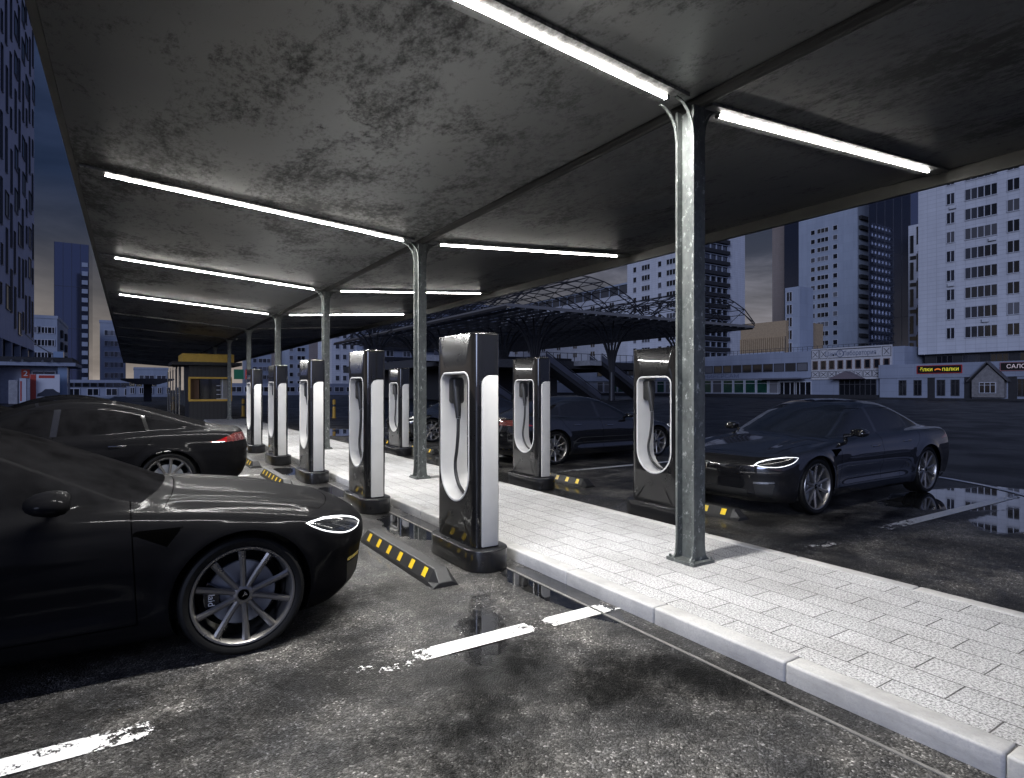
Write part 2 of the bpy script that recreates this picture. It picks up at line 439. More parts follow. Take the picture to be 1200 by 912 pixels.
def wheel_meshes():
    # the wheel spins round y, its outer face towards -y
    ty = MB(); w = .125
    ty.lathe([(.283,-.105),(.291,-.118),(.305,-.127),(.325,-.130),(.340,-.122),(.349,-.105),(.352,-.085),
              (.352,-.055),(.345,-.053),(.345,-.045),(.352,-.043),(.352,-.005),(.345,-.003),(.345,.005),(.352,.007),(.352,.045),(.345,.047),(.345,.055),(.352,.057),
              (.352,.085),(.349,.105),(.340,.122),(.325,.130),(.300,.125),(.283,.105),(.278,.0)], 72, 'y', True)
    for k in range(72):      # shoulder blocks
        a = 2*math.pi*k/72; c, s = math.cos(a), math.sin(a); c2, s2 = math.cos(a+.045), math.sin(a+.045)
        for sgn in (-1,1):
            q = [(.3495*c,sgn*.106,.3495*s),(.3495*c2,sgn*.106,.3495*s2),(.3555*c2,sgn*.086,.3555*s2),(.3555*c,sgn*.086,.3555*s),
                 (.3555*c,sgn*.062,.3555*s),(.3555*c2,sgn*.062,.3555*s2)]
            ty.add(q, [(0,1,2,3),(3,2,5,4),(3,2,1,0),(4,5,2,3)])
    ri = MB()
    ri.lathe([(.284,-.112),(.290,-.119),(.287,-.124),(.277,-.122),(.268,-.108),(.262,-.085),(.255,-.02),(.255,.10),(.275,.115),(.262,.115),(.245,.10),(.245,-.03)], 72, 'y')
    n = 10
    for k in range(n):
        a0 = 2*math.pi*k/n + (.055 if k%2 else -.055)
        st = []
        for r, wd, y0, th in ((.050,.036,-.096,.05),(.09,.034,-.098,.045),(.15,.036,-.101,.036),(.21,.038,-.107,.028),(.266,.044,-.112,.020)):
            aa = a0 + (-.055 if k%2 else .055)*(r/.27)*1.0
            cx_, cz_ = r*math.cos(aa), r*math.sin(aa); tx, tz = -math.sin(aa), math.cos(aa)
            st.append([(cx_-tx*wd*.5, y0+.012, cz_-tz*wd*.5),(cx_-tx*wd*.20, y0, cz_-tz*wd*.20),(cx_+tx*wd*.20, y0, cz_+tz*wd*.20),(cx_+tx*wd*.5, y0+.012, cz_+tz*wd*.5),
                       (cx_+tx*wd*.38, y0+th, cz_+tz*wd*.38),(cx_-tx*wd*.38, y0+th, cz_-tz*wd*.38)])
        vs = [p for g in st for p in g]; fs = []
        for i in range(len(st)-1):
            for j in range(6): fs.append((i*6+j, (i+1)*6+j, (i+1)*6+(j+1)%6, i*6+(j+1)%6))
        ri.add(vs, fs)
    ri.lathe([(.0,-.094),(.03,-.094),(.034,-.099),(.040,-.099),(.056,-.090),(.066,-.07),(.07,-.03),(.0,-.03)], 40, 'y')
    for k in range(5):
        a = 2*math.pi*(k+.5)/5; ri.cyl((.052*math.cos(a),-.099,.052*math.sin(a)),(.052*math.cos(a),-.06,.052*math.sin(a)),.008,n=8)
    cap = MB(); cap.lathe([(0,-.1015),(.027,-.1015),(.030,-.0985),(.030,-.094),(0,-.094)],28,'y')
    em = MB()
    def pl(pts): em.prism(pts,-.104,-.101,'y')
    pl([(-.016,.013),(-.011,.0165),(0,.018),(.011,.0165),(.016,.013),(.013,.0095),(0,.0135),(-.013,.0095)])
    pl([(-.011,.0085),(0,.0105),(.011,.0085),(.004,.005),(0,-.018),(-.004,.005)])
    di = MB(); di.lathe([(.06,-.03),(.185,-.03),(.19,-.026),(.19,-.006),(.185,-.002),(.06,-.002)],48,'y',True)
    for k in range(60):
        a = 2*math.pi*k/60; r = .11+.022*(k%3)
        di.cyl((r*math.cos(a),-.0315,r*math.sin(a)),(r*math.cos(a),-.028,r*math.sin(a)),.004,n=6)
    ca = MB()
    out = [(.215,t) for t in np.linspace(-.48,.48,9)]+[(.125,t) for t in np.linspace(.40,-.40,7)]
    ca.prism([(r*math.cos(t),r*math.sin(t)) for r,t in out],-.062,.02,'y')
    return ty, ri, cap, em, di, ca
def make_car(M):
    V, T, Nn, lab, C = car_parts()
    root = thing('parked_car','','car')
    mk = lambda name, key, m, par=root, sel=None: obj(name, part_mesh(name, m, V, T, Nn, (lab==key) if sel is None else sel), None, par)
    body = mk('body','body',[M['paint'],M['gap']], sel=None)
    # the body keeps the pillars and the shut lines as its own surface
    bpy.data.meshes.remove(body.data) if False else None
    keep = (lab=='body')|(lab=='gap')|(lab=='pillar')
    body.data = part_mesh('body',[M['paint'],M['gap'],M['trim']],V,T,Nn,keep, np.where(lab=='gap',1,np.where(lab=='pillar',2,0)).astype(int))
    mk('bonnet','bonnet',[M['paint']]); mk('boot_lid','boot_lid',[M['paint']])
    mk('windscreen','windscreen',[M['glass']]); mk('rear_window','rear_window',[M['glass']]); mk('roof_glass','roof_glass',[M['glass']])
    mk('lower_grille','grille',[M['grille']])
    for s in (-1,1):
        hs = C[:,1]*s > 0
        for nm, key in (('door','door_f'),('door','door_r')):
            d = mk(nm,key,[M['paint']],sel=(lab==key)&hs)
            h = MB(); hx, hz = ((2.40,.79) if key=='door_f' else (3.30,.82))
            hy = s*(.952-.02); h.box(hx-.10,hx+.10,hy-.012,hy+.022,hz-.011,hz+.011)
            ho = obj('door_handle',h,M['chrome'],d,bevel=.006,seg=2,smooth=True)
            ho.rotation_euler = (0,0,0)
        for key in ('win_f','win_m','win_q'):
            mk('side_window',key,[M['glass']],sel=(lab==key)&hs)
        hl = mk('headlight','headlight',[M['lamp_glass']],sel=(lab=='headlight')&hs)
        mk('lamp_bezel','inner',[M['chrome']],par=hl,sel=(lab=='inner')&hs)
        mk('daylight_strip','drl',[M['drl']],par=hl,sel=(lab=='drl')&hs)
        tl = mk('tail_light','tail_light',[M['tail']],sel=(lab=='tail_light')&hs&(C[:,0]>4.62))
        mk('brake_lens','tail_light',[M['red']],par=tl,sel=(lab=='tail_light')&hs&(C[:,0]<=4.62))
        mk('corner_vent','vent_c',[M['grille']],sel=(lab=='vent_c')&hs)
        mk('corner_blade','blade',[M['silver']],sel=(lab=='blade')&hs)
        mk('fender_vent','vent_f',[M['gap']],sel=(lab=='vent_f')&hs)
        # mirror: a shell of stacked outlines on a short arm
        mi = MB(); rings = []
        for t, sc in ((-.02,.55),(.0,.85),(.04,1.0),(.09,.98),(.14,.80),(.175,.5),(.19,.15)):
            rings.append([(1.83+t*.9-.06+.05*0, s*(1.005+.11*math.cos(a)*sc), 1.0+.062*math.sin(a)*sc - .01*math.cos(a)) for a in np.linspace(0,2*math.pi,20,endpoint=False)])
        rings = rings[::-1]      # blunt glass end towards the tail
        rings = [[(1.84+ (1.83-p[0])*-1.0 + .0, p[1], p[2]) for p in g] for g in rings]
        vs = [p for g in rings for p in g]; fs = []
        for i in range(len(rings)-1):
            for k in range(20):
                f = (i*20+k,i*20+(k+1)%20,(i+1)*20+(k+1)%20,(i+1)*20+k); fs.append(f if s>0 else f[::-1])
        e0 = tuple(range(20)); e1 = tuple(range((len(rings)-1)*20,len(rings)*20)); fs += [e0[::-1],e1]
        mi.add(vs,fs)
        mi.tube([(1.84,s*.80,.945),(1.84,s*.88,.955),(1.86,s*.95,.98)],[.03,.024,.022],8)
        mo = obj('wing_mirror',mi,M['paint'],root,smooth=60)
    # dark tub and wheel housings behind the arches
    tub = MB()
    tub.box(.35,4.6,-.60,.60,.17,.55)
    for xc in (WF,WR):
        for s in (-1,1):
            n = 24; r = .398; vs = []
            for yy in (s*.58, s*.925):
                for k in range(n+1):
                    a = math.pi*(k/n*1.24-.12); vs.append((xc+r*math.cos(a),yy,.352+r*math.sin(a)))
            fs = [(k,k+1,n+2+k,n+1+k) for k in range(n)]
            tub.add(vs, fs)
    obj('wheel_housing',tub,M['grille'],root)
    ty, ri, cap, em, di, ca = wheel_meshes()
    mty = mesh_of(ty,'tyre',M['tyre'],smooth=30); mri = mesh_of(ri,'wheel',M['rim'],smooth=32); mcap = mesh_of(cap,'hub_cap',M['gap'],smooth=True)
    mem = mesh_of(em,'hub_emblem',M['silver']); mdi = mesh_of(di,'brake_disc',M['disc'],smooth=True); mca = mesh_of(ca,'brake_caliper',M['trim'],bevel=.008)
    for xc in (WF,WR):
        for s in (-1,1):
            w = obj('wheel',mri,None,root,loc=(xc,s*.835,.352)); w.rotation_euler = (0,.35 if xc==WF else -.2, 0) if s<0 else (0,.9,math.pi)
            for nm, me in (('tyre',mty),('hub_cap',mcap),('hub_emblem',mem),('brake_disc',mdi)):
                obj(nm,me,None,w)
            c = obj('brake_caliper',mca,None,w)
            # the caliper sits towards the middle of the car whatever way the wheel has turned
            c.rotation_euler = (0,(-.35 if xc==WF else .2+math.pi) if s<0 else (.9*0+ (math.pi-.9 if xc==WF else -.9)),0)
            if True:
                tx = text_obj('caliper_lettering','plaid',M['white'],.052,(0,0,0),(0,0,0),None,extrude=.001)
                tx.parent = w
                ry = c.rotation_euler[1]
                # lay the word along the caliper, reading round the hub
                tx.matrix_local = Matrix.Rotation(ry,4,'Y') @ Matrix.Translation((.172,-.0635,0)) @ Matrix.Rotation(R(90),4,'X') @ Matrix.Rotation(R(90),4,'Z')
    pl = MB(); pl.box(4.978,4.99,-.26,.26,.62,.73); obj('number_plate',pl,M['plate'],root,bevel=.004)
    # nose emblem
    e = MB()
    pts1 = [(-.045,.035),(-.03,.043),(0,.047),(.03,.043),(.045,.035),(.037,.026),(0,.036),(-.037,.026)]
    pts2 = [(-.031,.022),(0,.028),(.031,.022),(.011,.014),(0,-.048),(-.011,.014)]
    for p in (pts1,pts2): e.prism([(a, b+.60) for a,b in p],-.006,.004,'x')
    obj('nose_emblem',e,M['silver'],root)
    return root
# ---------------------------------------------------------------- materials of the place
def asphalt_mat():
    m = bpy.data.materials.new('wet_asphalt'); t = NT(m); c = t.coord()
    big = t.noise(c, .55, 5, .6); mid = t.noise(c, 2.3, 6, .65); fine = t.noise(c, 42, 6, .8)
    vor = t.new('ShaderNodeTexVoronoi'); t.link(c, vor.inputs['Vector']); vor.inputs['Scale'].default_value = 108
    stone = t.new('ShaderNodeSeparateColor'); t.link(vor.outputs['Color'], stone.inputs[0])
    chip = t.ramp(stone.outputs[0], [(.0,.003),(.40,.026),(.75,.085),(.955,.19),(1.,.50)])
    tone = t.mix(t.ramp(fine,[(.3,0.),(.7,1.)]), (.018,.0175,.017), (.155,.148,.138))
    col = t.mix(.72, tone, chip)
    pit = t.noise(c, 13, 7, .78)
    col = t.mix(1., col, t.ramp(pit, [(.36,.32),(.50,.95),(.64,1.55)]), 'MULTIPLY')
    col = t.mix(t.ramp(mid,[(.38,0.),(.62,1.)]), t.mix(1., col, (.55,.55,.57), 'MULTIPLY'), t.mix(1., col, (1.4,1.35,1.27), 'MULTIPLY'))
    # old oil stains: a few soft dark patches of their own shape
    def blob(x, y, rx, ry, rot=0, wob=.35, nscale=1.6, soft=.35):
        mp = t.new('ShaderNodeMapping', vector_type='TEXTURE'); mp.inputs['Location'].default_value = (x,y,0)
        mp.inputs['Rotation'].default_value = (0,0,rot); mp.inputs['Scale'].default_value = (rx,ry,1)
        t.link(c, mp.inputs['Vector'])
        ln = t.new('ShaderNodeVectorMath', operation='LENGTH'); 
        fl = t.new('ShaderNodeVectorMath', operation='MULTIPLY'); fl.inputs[1].default_value = (1,1,0)
        t.link(mp.outputs[0], fl.inputs[0]); t.link(fl.outputs[0], ln.inputs[0])
        n = t.mixf(.38, t.noise(c, nscale, 5, .6), t.noise(c, 15, 7, .8))
        d = t.math('ADD', ln.outputs['Value'], t.math('MULTIPLY', t.math('SUBTRACT', n, .5), wob*4))
        n2 = t.new('ShaderNodeMapRange', interpolation_type='SMOOTHSTEP'); n2.inputs['From Min'].default_value = 1.0; n2.inputs['From Max'].default_value = 1.0-soft
        t.link(d, n2.inputs['Value']); return n2.outputs[0]
    def union(lst):
        o = lst[0]
        for q in lst[1:]: o = t.math('MAXIMUM', o, q)
        return o
    oil = union([blob(*a, wob=.85, nscale=1.9, soft=.95) for a in OIL])
    col = t.mix(t.math('MULTIPLY', oil, .97), col, t.mix(1., col, (.055,.055,.055), 'MULTIPLY'))
    # light falloff painted in: asphalt darker beyond the lit bays; inside, dark damp islands
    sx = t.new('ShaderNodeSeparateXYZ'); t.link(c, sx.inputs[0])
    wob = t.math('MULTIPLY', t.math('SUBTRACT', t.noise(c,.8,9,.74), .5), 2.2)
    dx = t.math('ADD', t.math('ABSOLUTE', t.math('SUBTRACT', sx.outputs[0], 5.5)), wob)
    light_falloff = t.new('ShaderNodeMapRange', interpolation_type='SMOOTHSTEP'); light_falloff.inputs['From Min'].default_value = 5.2; light_falloff.inputs['From Max'].default_value = 6.3; t.link(dx, light_falloff.inputs['Value'])
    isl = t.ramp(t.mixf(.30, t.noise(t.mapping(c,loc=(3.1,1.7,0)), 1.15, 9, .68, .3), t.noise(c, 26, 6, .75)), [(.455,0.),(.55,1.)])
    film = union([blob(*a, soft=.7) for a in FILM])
    wet_and_falloff = t.math('MAXIMUM', t.math('MAXIMUM', light_falloff.outputs[0], t.math('MULTIPLY', film, .75)), t.math('MULTIPLY', isl, .85))
    col = t.mix(wet_and_falloff, col, t.mix(1., col, (.10,.10,.105), 'MULTIPLY'))
    # cracks
    dv = t.new('ShaderNodeVectorMath', operation='ADD'); nz = t.new('ShaderNodeTexNoise'); t.link(c, nz.inputs['Vector']); nz.inputs['Scale'].default_value = 3; nz.inputs['Detail'].default_value = 6
    sc = t.new('ShaderNodeVectorMath', operation='SCALE'); sc.inputs['Scale'].default_value = .5; t.link(nz.outputs['Color'], sc.inputs[0])
    t.link(c, dv.inputs[0]); t.link(sc.outputs[0], dv.inputs[1])
    e = t.voronoi(dv.outputs[0], .75, 'DISTANCE_TO_EDGE')
    crack = t.math('MULTIPLY', t.ramp(e, [(.0,1.),(.006,0.)]), t.ramp(t.noise(c,.8,3), [(.5,0.),(.62,1.)]))
    col = t.mix(t.math('MULTIPLY', crack, .8), col, (.008,.008,.008))
    # standing water: smooth, mirror-like, the stone darker under it
    damp = t.ramp(big, [(.36,0.),(.60,1.)])
    pud = union([blob(*a, soft=.10) for a in PUDDLES] + [blob(1.95,3.40,.85,.26,1.03,.55,2.6,.85)] + [t.ramp(t.noise(t.mapping(c,loc=(31,7,0)), .42, 5, .55), [(.69,0.),(.71,1.)])])
    col = t.mix(pud, col, t.mix(1., col, (.35,.36,.38), 'MULTIPLY'))
    hgt = t.math('ADD', t.math('MULTIPLY', vor.outputs['Distance'], -.7), t.math('MULTIPLY', fine, .5))
    bmp = t.bump(hgt, .8, .011)
    nrm = t.new('ShaderNodeNewGeometry').outputs['Normal']
    mixn = t.new('ShaderNodeMix', data_type='VECTOR'); t.link(pud, mixn.inputs[0]); t.link(bmp, mixn.inputs[4]); t.link(nrm, mixn.inputs[5])
    t.set(Base_Color=col, Roughness=t.mixf(pud, t.mixf(damp, .56, .38), .03), Normal=mixn.outputs[1])
    t.set(Coat_Weight=t.math('MAXIMUM', t.math('MULTIPLY', film, .75), t.math('MULTIPLY', pud, .9)), Coat_Roughness=t.mixf(pud,.02,.012))
    t.link(nrm, t.b.inputs['Coat Normal'])
    t.b.inputs['Coat IOR'].default_value = 1.33
    t.link(t.mixf(pud, t.math('MULTIPLY_ADD', oil, -.22, .28), .5), t.b.inputs['Specular IOR Level'])
    return m
def paver_mat():
    m = bpy.data.materials.new('granite_pavers'); t = NT(m); c = t.coord()
    g1 = t.noise(c, 78, 3, .6); g2 = t.noise(c, 140, 2, .5); big = t.noise(c, 1.3, 5, .6)
    sp = t.ramp(g1, [(.36,.20),(.47,.46),(.56,.66),(.72,.74)])
    col = t.mix(t.ramp(g2,[(.30,1.),(.45,0.)]), sp, (.13,.13,.135))
    col = t.mix(t.ramp(big,[(.3,0.),(.7,1.)]), t.mix(1.,col,(.74,.73,.72),'MULTIPLY'), col)
    dirt = t.ramp(t.mixf(.35,t.noise(t.mapping(c,loc=(9,4,0)),2.1,8,.7),t.noise(c,18,6,.8)), [(.56,0.),(.70,1.)])
    col = t.mix(t.math('MULTIPLY',dirt,.45), col, (.20,.19,.175))
    br = t.new('ShaderNodeTexBrick'); br.offset = .5; br.squash = 1
    t.link(t.mapping(c, rot=(0,0,R(90)), loc=(.14,-.092,0)), br.inputs['Vector'])
    br.inputs['Scale'].default_value = 1; br.inputs['Brick Width'].default_value = .46; br.inputs['Row Height'].default_value = .227; br.inputs['Mortar Size'].default_value = .004
    br.inputs['Color1'].default_value = (.9,.9,.9,1); br.inputs['Color2'].default_value = (1.05,1.05,1.05,1); br.inputs['Mortar'].default_value = (.14,.135,.13,1)
    col = t.mix(1., col, br.outputs['Color'], 'MULTIPLY')
    hgt = t.math('ADD', t.math('MULTIPLY', br.outputs['Fac'], -1.), t.math('MULTIPLY', g1, .12))
    t.set(Base_Color=col, Roughness=.55, Normal=t.bump(hgt,.5,.006))
    return m
def kerb_mat():
    m = bpy.data.materials.new('kerb_concrete'); t = NT(m); c = t.coord()
    n = t.noise(c, 3, 8, .7); f = t.noise(c, 90, 3)
    col = t.mix(t.ramp(n,[(.3,0.),(.7,1.)]), (.33,.325,.315), (.53,.52,.50))
    col = t.mix(t.ramp(f,[(.35,.5),(.6,0.)]), col, (.3,.3,.31))
    st = t.ramp(t.mixf(.3,t.noise(t.mapping(c,scale=(1,.6,2.5)),4.5,8,.75),f), [(.50,0.),(.68,1.)])
    col = t.mix(t.math('MULTIPLY',st,.55), col, (.16,.155,.15))
    t.set(Base_Color=col, Roughness=.6, Normal=t.bump(f,.2,.004)); return m
def paint_line_mat(w0=.38, w1=.58):
    """worn road paint: chips have fallen off and the asphalt shows through"""
    m = bpy.data.materials.new('worn_road_paint'); t = NT(m); c = t.coord(); g = t.coord('Generated')
    n = t.noise(c, 9, 8, .72); k = t.noise(c, 45, 4, .7)
    s = t.new('ShaderNodeSeparateXYZ'); t.link(g, s.inputs[0])
    ends = t.math('MULTIPLY', t.math('ABSOLUTE', t.math('SUBTRACT', s.outputs[0], .5)), 2.)
    lim = t.mixf(t.ramp(ends,[(.45,0.),(1.,1.)]), w0, w1)
    a = t.math('GREATER_THAN', t.math('ADD', t.math('MULTIPLY',n,.7), t.math('MULTIPLY',k,.3)), lim)
    t.set(Base_Color=t.mix(t.ramp(k,[(.4,0.),(.7,1.)]), (.62,.62,.60), (.80,.80,.78)), Roughness=.5, Alpha=a)
    return m
def roof_mat(nm='weathered_roof_sheet', c0=(.050,.051,.053), c1=(.275,.28,.284)):
    m = bpy.data.materials.new(nm); t = NT(m); c = t.coord()
    w = t.noise(t.mapping(c, scale=(1.7,.8,1)), .9, 10, .72, .4); f = t.noise(t.mapping(c, scale=(1.8,1,1)), 8, 9, .85); b = t.noise(c, .28, 3)
    mm = t.math('ADD', t.math('MULTIPLY', w, .48), t.math('MULTIPLY', f, .52))
    clean = t.ramp(t.noise(t.mapping(c,loc=(5.3,2.1,0)), .34, 3, .5), [(.40,0.),(.62,1.)])
    mm = t.math('ADD', mm, t.math('MULTIPLY', clean, .09))
    pat = t.ramp(mm, [(.45,0.),(.49,.35),(.55,1.)])
    col = t.mix(pat, c0, c1)
    col = t.mix(t.ramp(b,[(.35,0.),(.7,1.)]), col, t.mix(1.,col,(1.3,1.28,1.24),'MULTIPLY'))
    t.set(Base_Color=col, Roughness=t.mixf(pat,.58,.38), Metallic=t.mixf(pat,.35,.8), Normal=t.bump(f,.10,.01)); return m
def galv_mat():
    m = bpy.data.materials.new('galvanised_steel'); t = NT(m); c = t.coord()
    n = t.noise(t.mapping(c,scale=(1,1,.35)), 9, 8, .7); v = t.voronoi(c, 30, out='Color'); s = t.new('ShaderNodeSeparateColor'); t.link(v, s.inputs[0])
    sc = t.ramp(t.noise(t.mapping(c,scale=(1.3,1.3,.8)),14,9,.8), [(.565,0.),(.63,1.)])
    col = t.mix(t.ramp(n,[(.35,0.),(.65,1.)]), (.058,.064,.062), (.135,.142,.137))
    col = t.mix(t.math('MULTIPLY',s.outputs[0],.35), col, (.17,.19,.18))
    col = t.mix(sc, col, (.45,.47,.45))
    t.set(Base_Color=col, Metallic=.4, Roughness=t.ramp(n,[(.3,.38),(.7,.58)]), Normal=t.bump(n,.1,.004)); return m
def paint_mat(cw=.5, nm='black_car_paint', sp_=.4, c0=(.004,.004,.0045), c1=(.012,.012,.013)):
    m = bpy.data.materials.new(nm); t = NT(m); c = t.coord()
    n = t.noise(c, 2.5, 6, .6); fl = t.voronoi(c, 1500, out='Color'); s = t.new('ShaderNodeSeparateColor'); t.link(fl, s.inputs[0])
    col = t.mix(t.math('MULTIPLY',s.outputs[0],.4), c0, c1)
    t.set(Base_Color=col, Metallic=.0, Roughness=.4 if cw > .3 else .5, Coat_Weight=cw, Coat_Roughness=.035 if cw > .3 else .10); t.b.inputs['Specular IOR Level'].default_value = sp_; t.b.inputs['Coat IOR'].default_value = 1.75 if cw > .3 else 1.5
    return m
def facade_mat(name, a, b, tw=1.2, th=.6, line=.75, rough=.6):
    """cladding panels with fine joints"""
    m = bpy.data.materials.new(name); t = NT(m); c = t.coord('Object')
    sx = t.new('ShaderNodeSeparateXYZ'); t.link(c, sx.inputs[0])
    cb = t.new('ShaderNodeCombineXYZ'); t.link(t.math('ADD',sx.outputs[0],sx.outputs[1]), cb.inputs[0]); t.link(sx.outputs[2], cb.inputs[1])
    br = t.new('ShaderNodeTexBrick'); br.offset = 0
    t.link(cb.outputs[0], br.inputs['Vector']); br.inputs['Scale'].default_value = 1; br.inputs['Brick Width'].default_value = tw; br.inputs['Row Height'].default_value = th; br.inputs['Mortar Size'].default_value = .03
    br.inputs['Color1'].default_value = (*a,1); br.inputs['Color2'].default_value = (*b,1); br.inputs['Mortar'].default_value = (*[v*line for v in a],1)
    st = t.ramp(t.noise(t.mapping(c,scale=(1,1,.15)), .6, 6, .7), [(.3,.82),(.7,1.)])
    t.set(Base_Color=t.mix(1.,br.outputs['Color'],st,'MULTIPLY'), Roughness=rough); return m
def glassy(name, col, rough=.06, wob=.0, spec=.9):
    m = bpy.data.materials.new(name); t = NT(m); t.set(Base_Color=col, Roughness=rough); t.b.inputs['Specular IOR Level'].default_value = spec
    if wob:
        t.set(Normal=t.bump(t.noise(t.coord(), .25, 2), wob, .5))
    return m
# ---------------------------------------------------------------- ground, walkway, markings
OIL = [(1.4,2.5,.95,.55,.4),(2.15,2.4,.72,.55,.2),(1.9,2.95,.7,.42,.3),(2.6,2.2,.5,.6,.2),(.4,4.5,1.9,.5,0),(7.3,4.0,.8,.25,.2),(8.0,3.75,1.1,.2,.1)]
FILM = [(2.75,3.8,.34,.9,0),(2.75,9.,.36,7.,0),(1.93,5.35,.20,.75,0),(5.6,8.,.7,7.,0),(6.4,4.4,.9,.5,.2)]
PUDDLES = [(2.72,6.35,.32,.75,0),(2.80,3.75,.20,.75,0),(10.3,3.7,1.7,.75,-.15),(9.3,2.75,1.3,.42,0),(2.7,9.2,.3,.6,0),(12,2.6,1.3,.5,.1),
           (7.2,18.,1.6,1.6,0),(6.2,22.,1.5,2.,0),(2.55,12.0,.3,.6,0)]
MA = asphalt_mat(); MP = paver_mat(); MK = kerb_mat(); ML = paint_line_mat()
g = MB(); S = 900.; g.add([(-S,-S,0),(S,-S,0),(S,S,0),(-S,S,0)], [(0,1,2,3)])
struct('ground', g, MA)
KX0, KX1, PY0, PY1, KZ = 2.97, 4.97, -6.0, 32.2, .108
w = MB(); w.box(KX0+.142, KX1-.122, PY0, PY1-.15, -.05, KZ-.006)
struct('paved_walkway', w, MP)
def kerb_run(name, x0, x1, ylist):
    for y0, y1 in ylist:
        k = MB(); k.box(x0, x1, y0+.0015, y1-.0015, -.05, KZ); struct(name, k, MK, bevel=.016, seg=3, smooth=40)
ys = [(1.92-.96*6+.96*i, 1.92-.96*5+.96*i) for i in range(37)]
kerb_run('kerb', KX0, KX0+.14, [y for y in ys if y[1] <= PY1])
kerb_run('kerb', KX1-.12, KX1, [(a+.2,b+.2) for a,b in ys if b+.2 <= PY1])
k = MB(); k.box(KX0, KX1, PY1-.14, PY1, -.05, KZ+.001); struct('kerb', k, MK, bevel=.02)
gut = MB(); gut.box(2.79, 2.81, -3, 31, 0, .005); struct('gutter_strip', gut, mat('gutter_strip',(.16,.155,.145),.5,var=.3))
def line_strip(x0, x1, y, w=.15, m=None):
    l = MB(); l.add([(-(x1-x0)/2,-w/2,0),((x1-x0)/2,-w/2,0),((x1-x0)/2,w/2,0),(-(x1-x0)/2,w/2,0)],[(0,1,2,3)])
    struct('parking_line', l, m or ML, loc=((x0+x1)/2,y,.005))
line_strip(1.36, 2.30, 3.27); line_strip(2.33, 2.97, 3.27); MLW = paint_line_mat(.455,.56); line_strip(-4.2, -.75, 3.24); line_strip(-.75, .10, 3.24, m=MLW); line_strip(1.0, 1.40, 3.25, m=paint_line_mat(.56,.60))
for k in range(1,8): line_strip(-3.0, 2.4, 3.27+2.84*k)
line_strip(7.1, 11.25, 3.43); line_strip(5.65,6.1,3.40,.13, m=paint_line_mat(.53,.58))
for k in range(1,8): line_strip(6.6, 11.3, 3.43+2.84*k)
cv = MB(); pts = [(11.1,3.3),(11.35,3.55),(11.75,4.05),(12.1,4.7),(12.4,5.5),(12.6,6.5),(12.7,8.)]
for (x0,y0),(x1,y1) in zip(pts,pts[1:]): cv.add([(x0-.05,y0+.03,0),(x0+.05,y0-.03,0),(x1+.05,y1-.03,0),(x1-.05,y1+.03,0)],[(0,1,2,3)])
struct('parking_line', cv, mat('road_paint',(.6,.6,.6),.5), loc=(0,0,.009))

# ---------------------------------------------------------------- canopy
MR = roof_mat(); MG = galv_mat()
M_BEAM = mat('painted_beam',(.022,.022,.022),.55,.3,var=.3,rvar=.1)
M_ARM = mat('roof_arm',(.07,.069,.067),.55,var=.3)
M_LIP = mat('edge_sheet',(.095,.094,.090),.5,var=.25,vscale=2)
VX, VZ, SL = 4.05, 3.93, .072
CYS = [3.5+5.68*k for k in range(-1,13)]
RY0, RY1 = -4.2, 76.
can = thing('canopy','long dark butterfly roof on a row of steel posts over the charging bays','canopy',(VX,RY0,0))
def roofpt(dx, dz=0): return (dx, VZ+.10+abs(dx)*SL+dz)
LX, RX = -4.62, 4.70
for s, ex in ((-1,LX),(1,RX)):
    b = MB(); b.prism([roofpt(s*.03),roofpt(ex),roofpt(ex,.14),roofpt(s*.03,.14)], 0, RY1-RY0, 'y')
    obj('roof_panel', b, MR if s < 0 else MR, can)
for ex, s in ((LX,-1),(RX,1)):
    b = MB(); x, z = roofpt(ex); lo = -.17 if s > 0 else .0; b.prism([(x+s*.004,z+lo),(x+s*.07,z+lo),(x+s*.07,z+.17),(x+s*.004,z+.17)],-.02,RY1-RY0+.02,'y')
    obj('edge_lip', b, M_LIP, can)
b = MB(); n = 9
prof = [(.034*math.cos(a), VZ+.055+.025*math.sin(a)) for a in np.linspace(math.pi,2*math.pi,n)] + [(.055,VZ+.075),(.055,VZ+.10),(-.055,VZ+.10),(-.055,VZ+.075)]
b.prism(prof, .01, RY1-RY0-.01, 'y'); obj('valley_beam', b, M_BEAM, can, smooth=40)
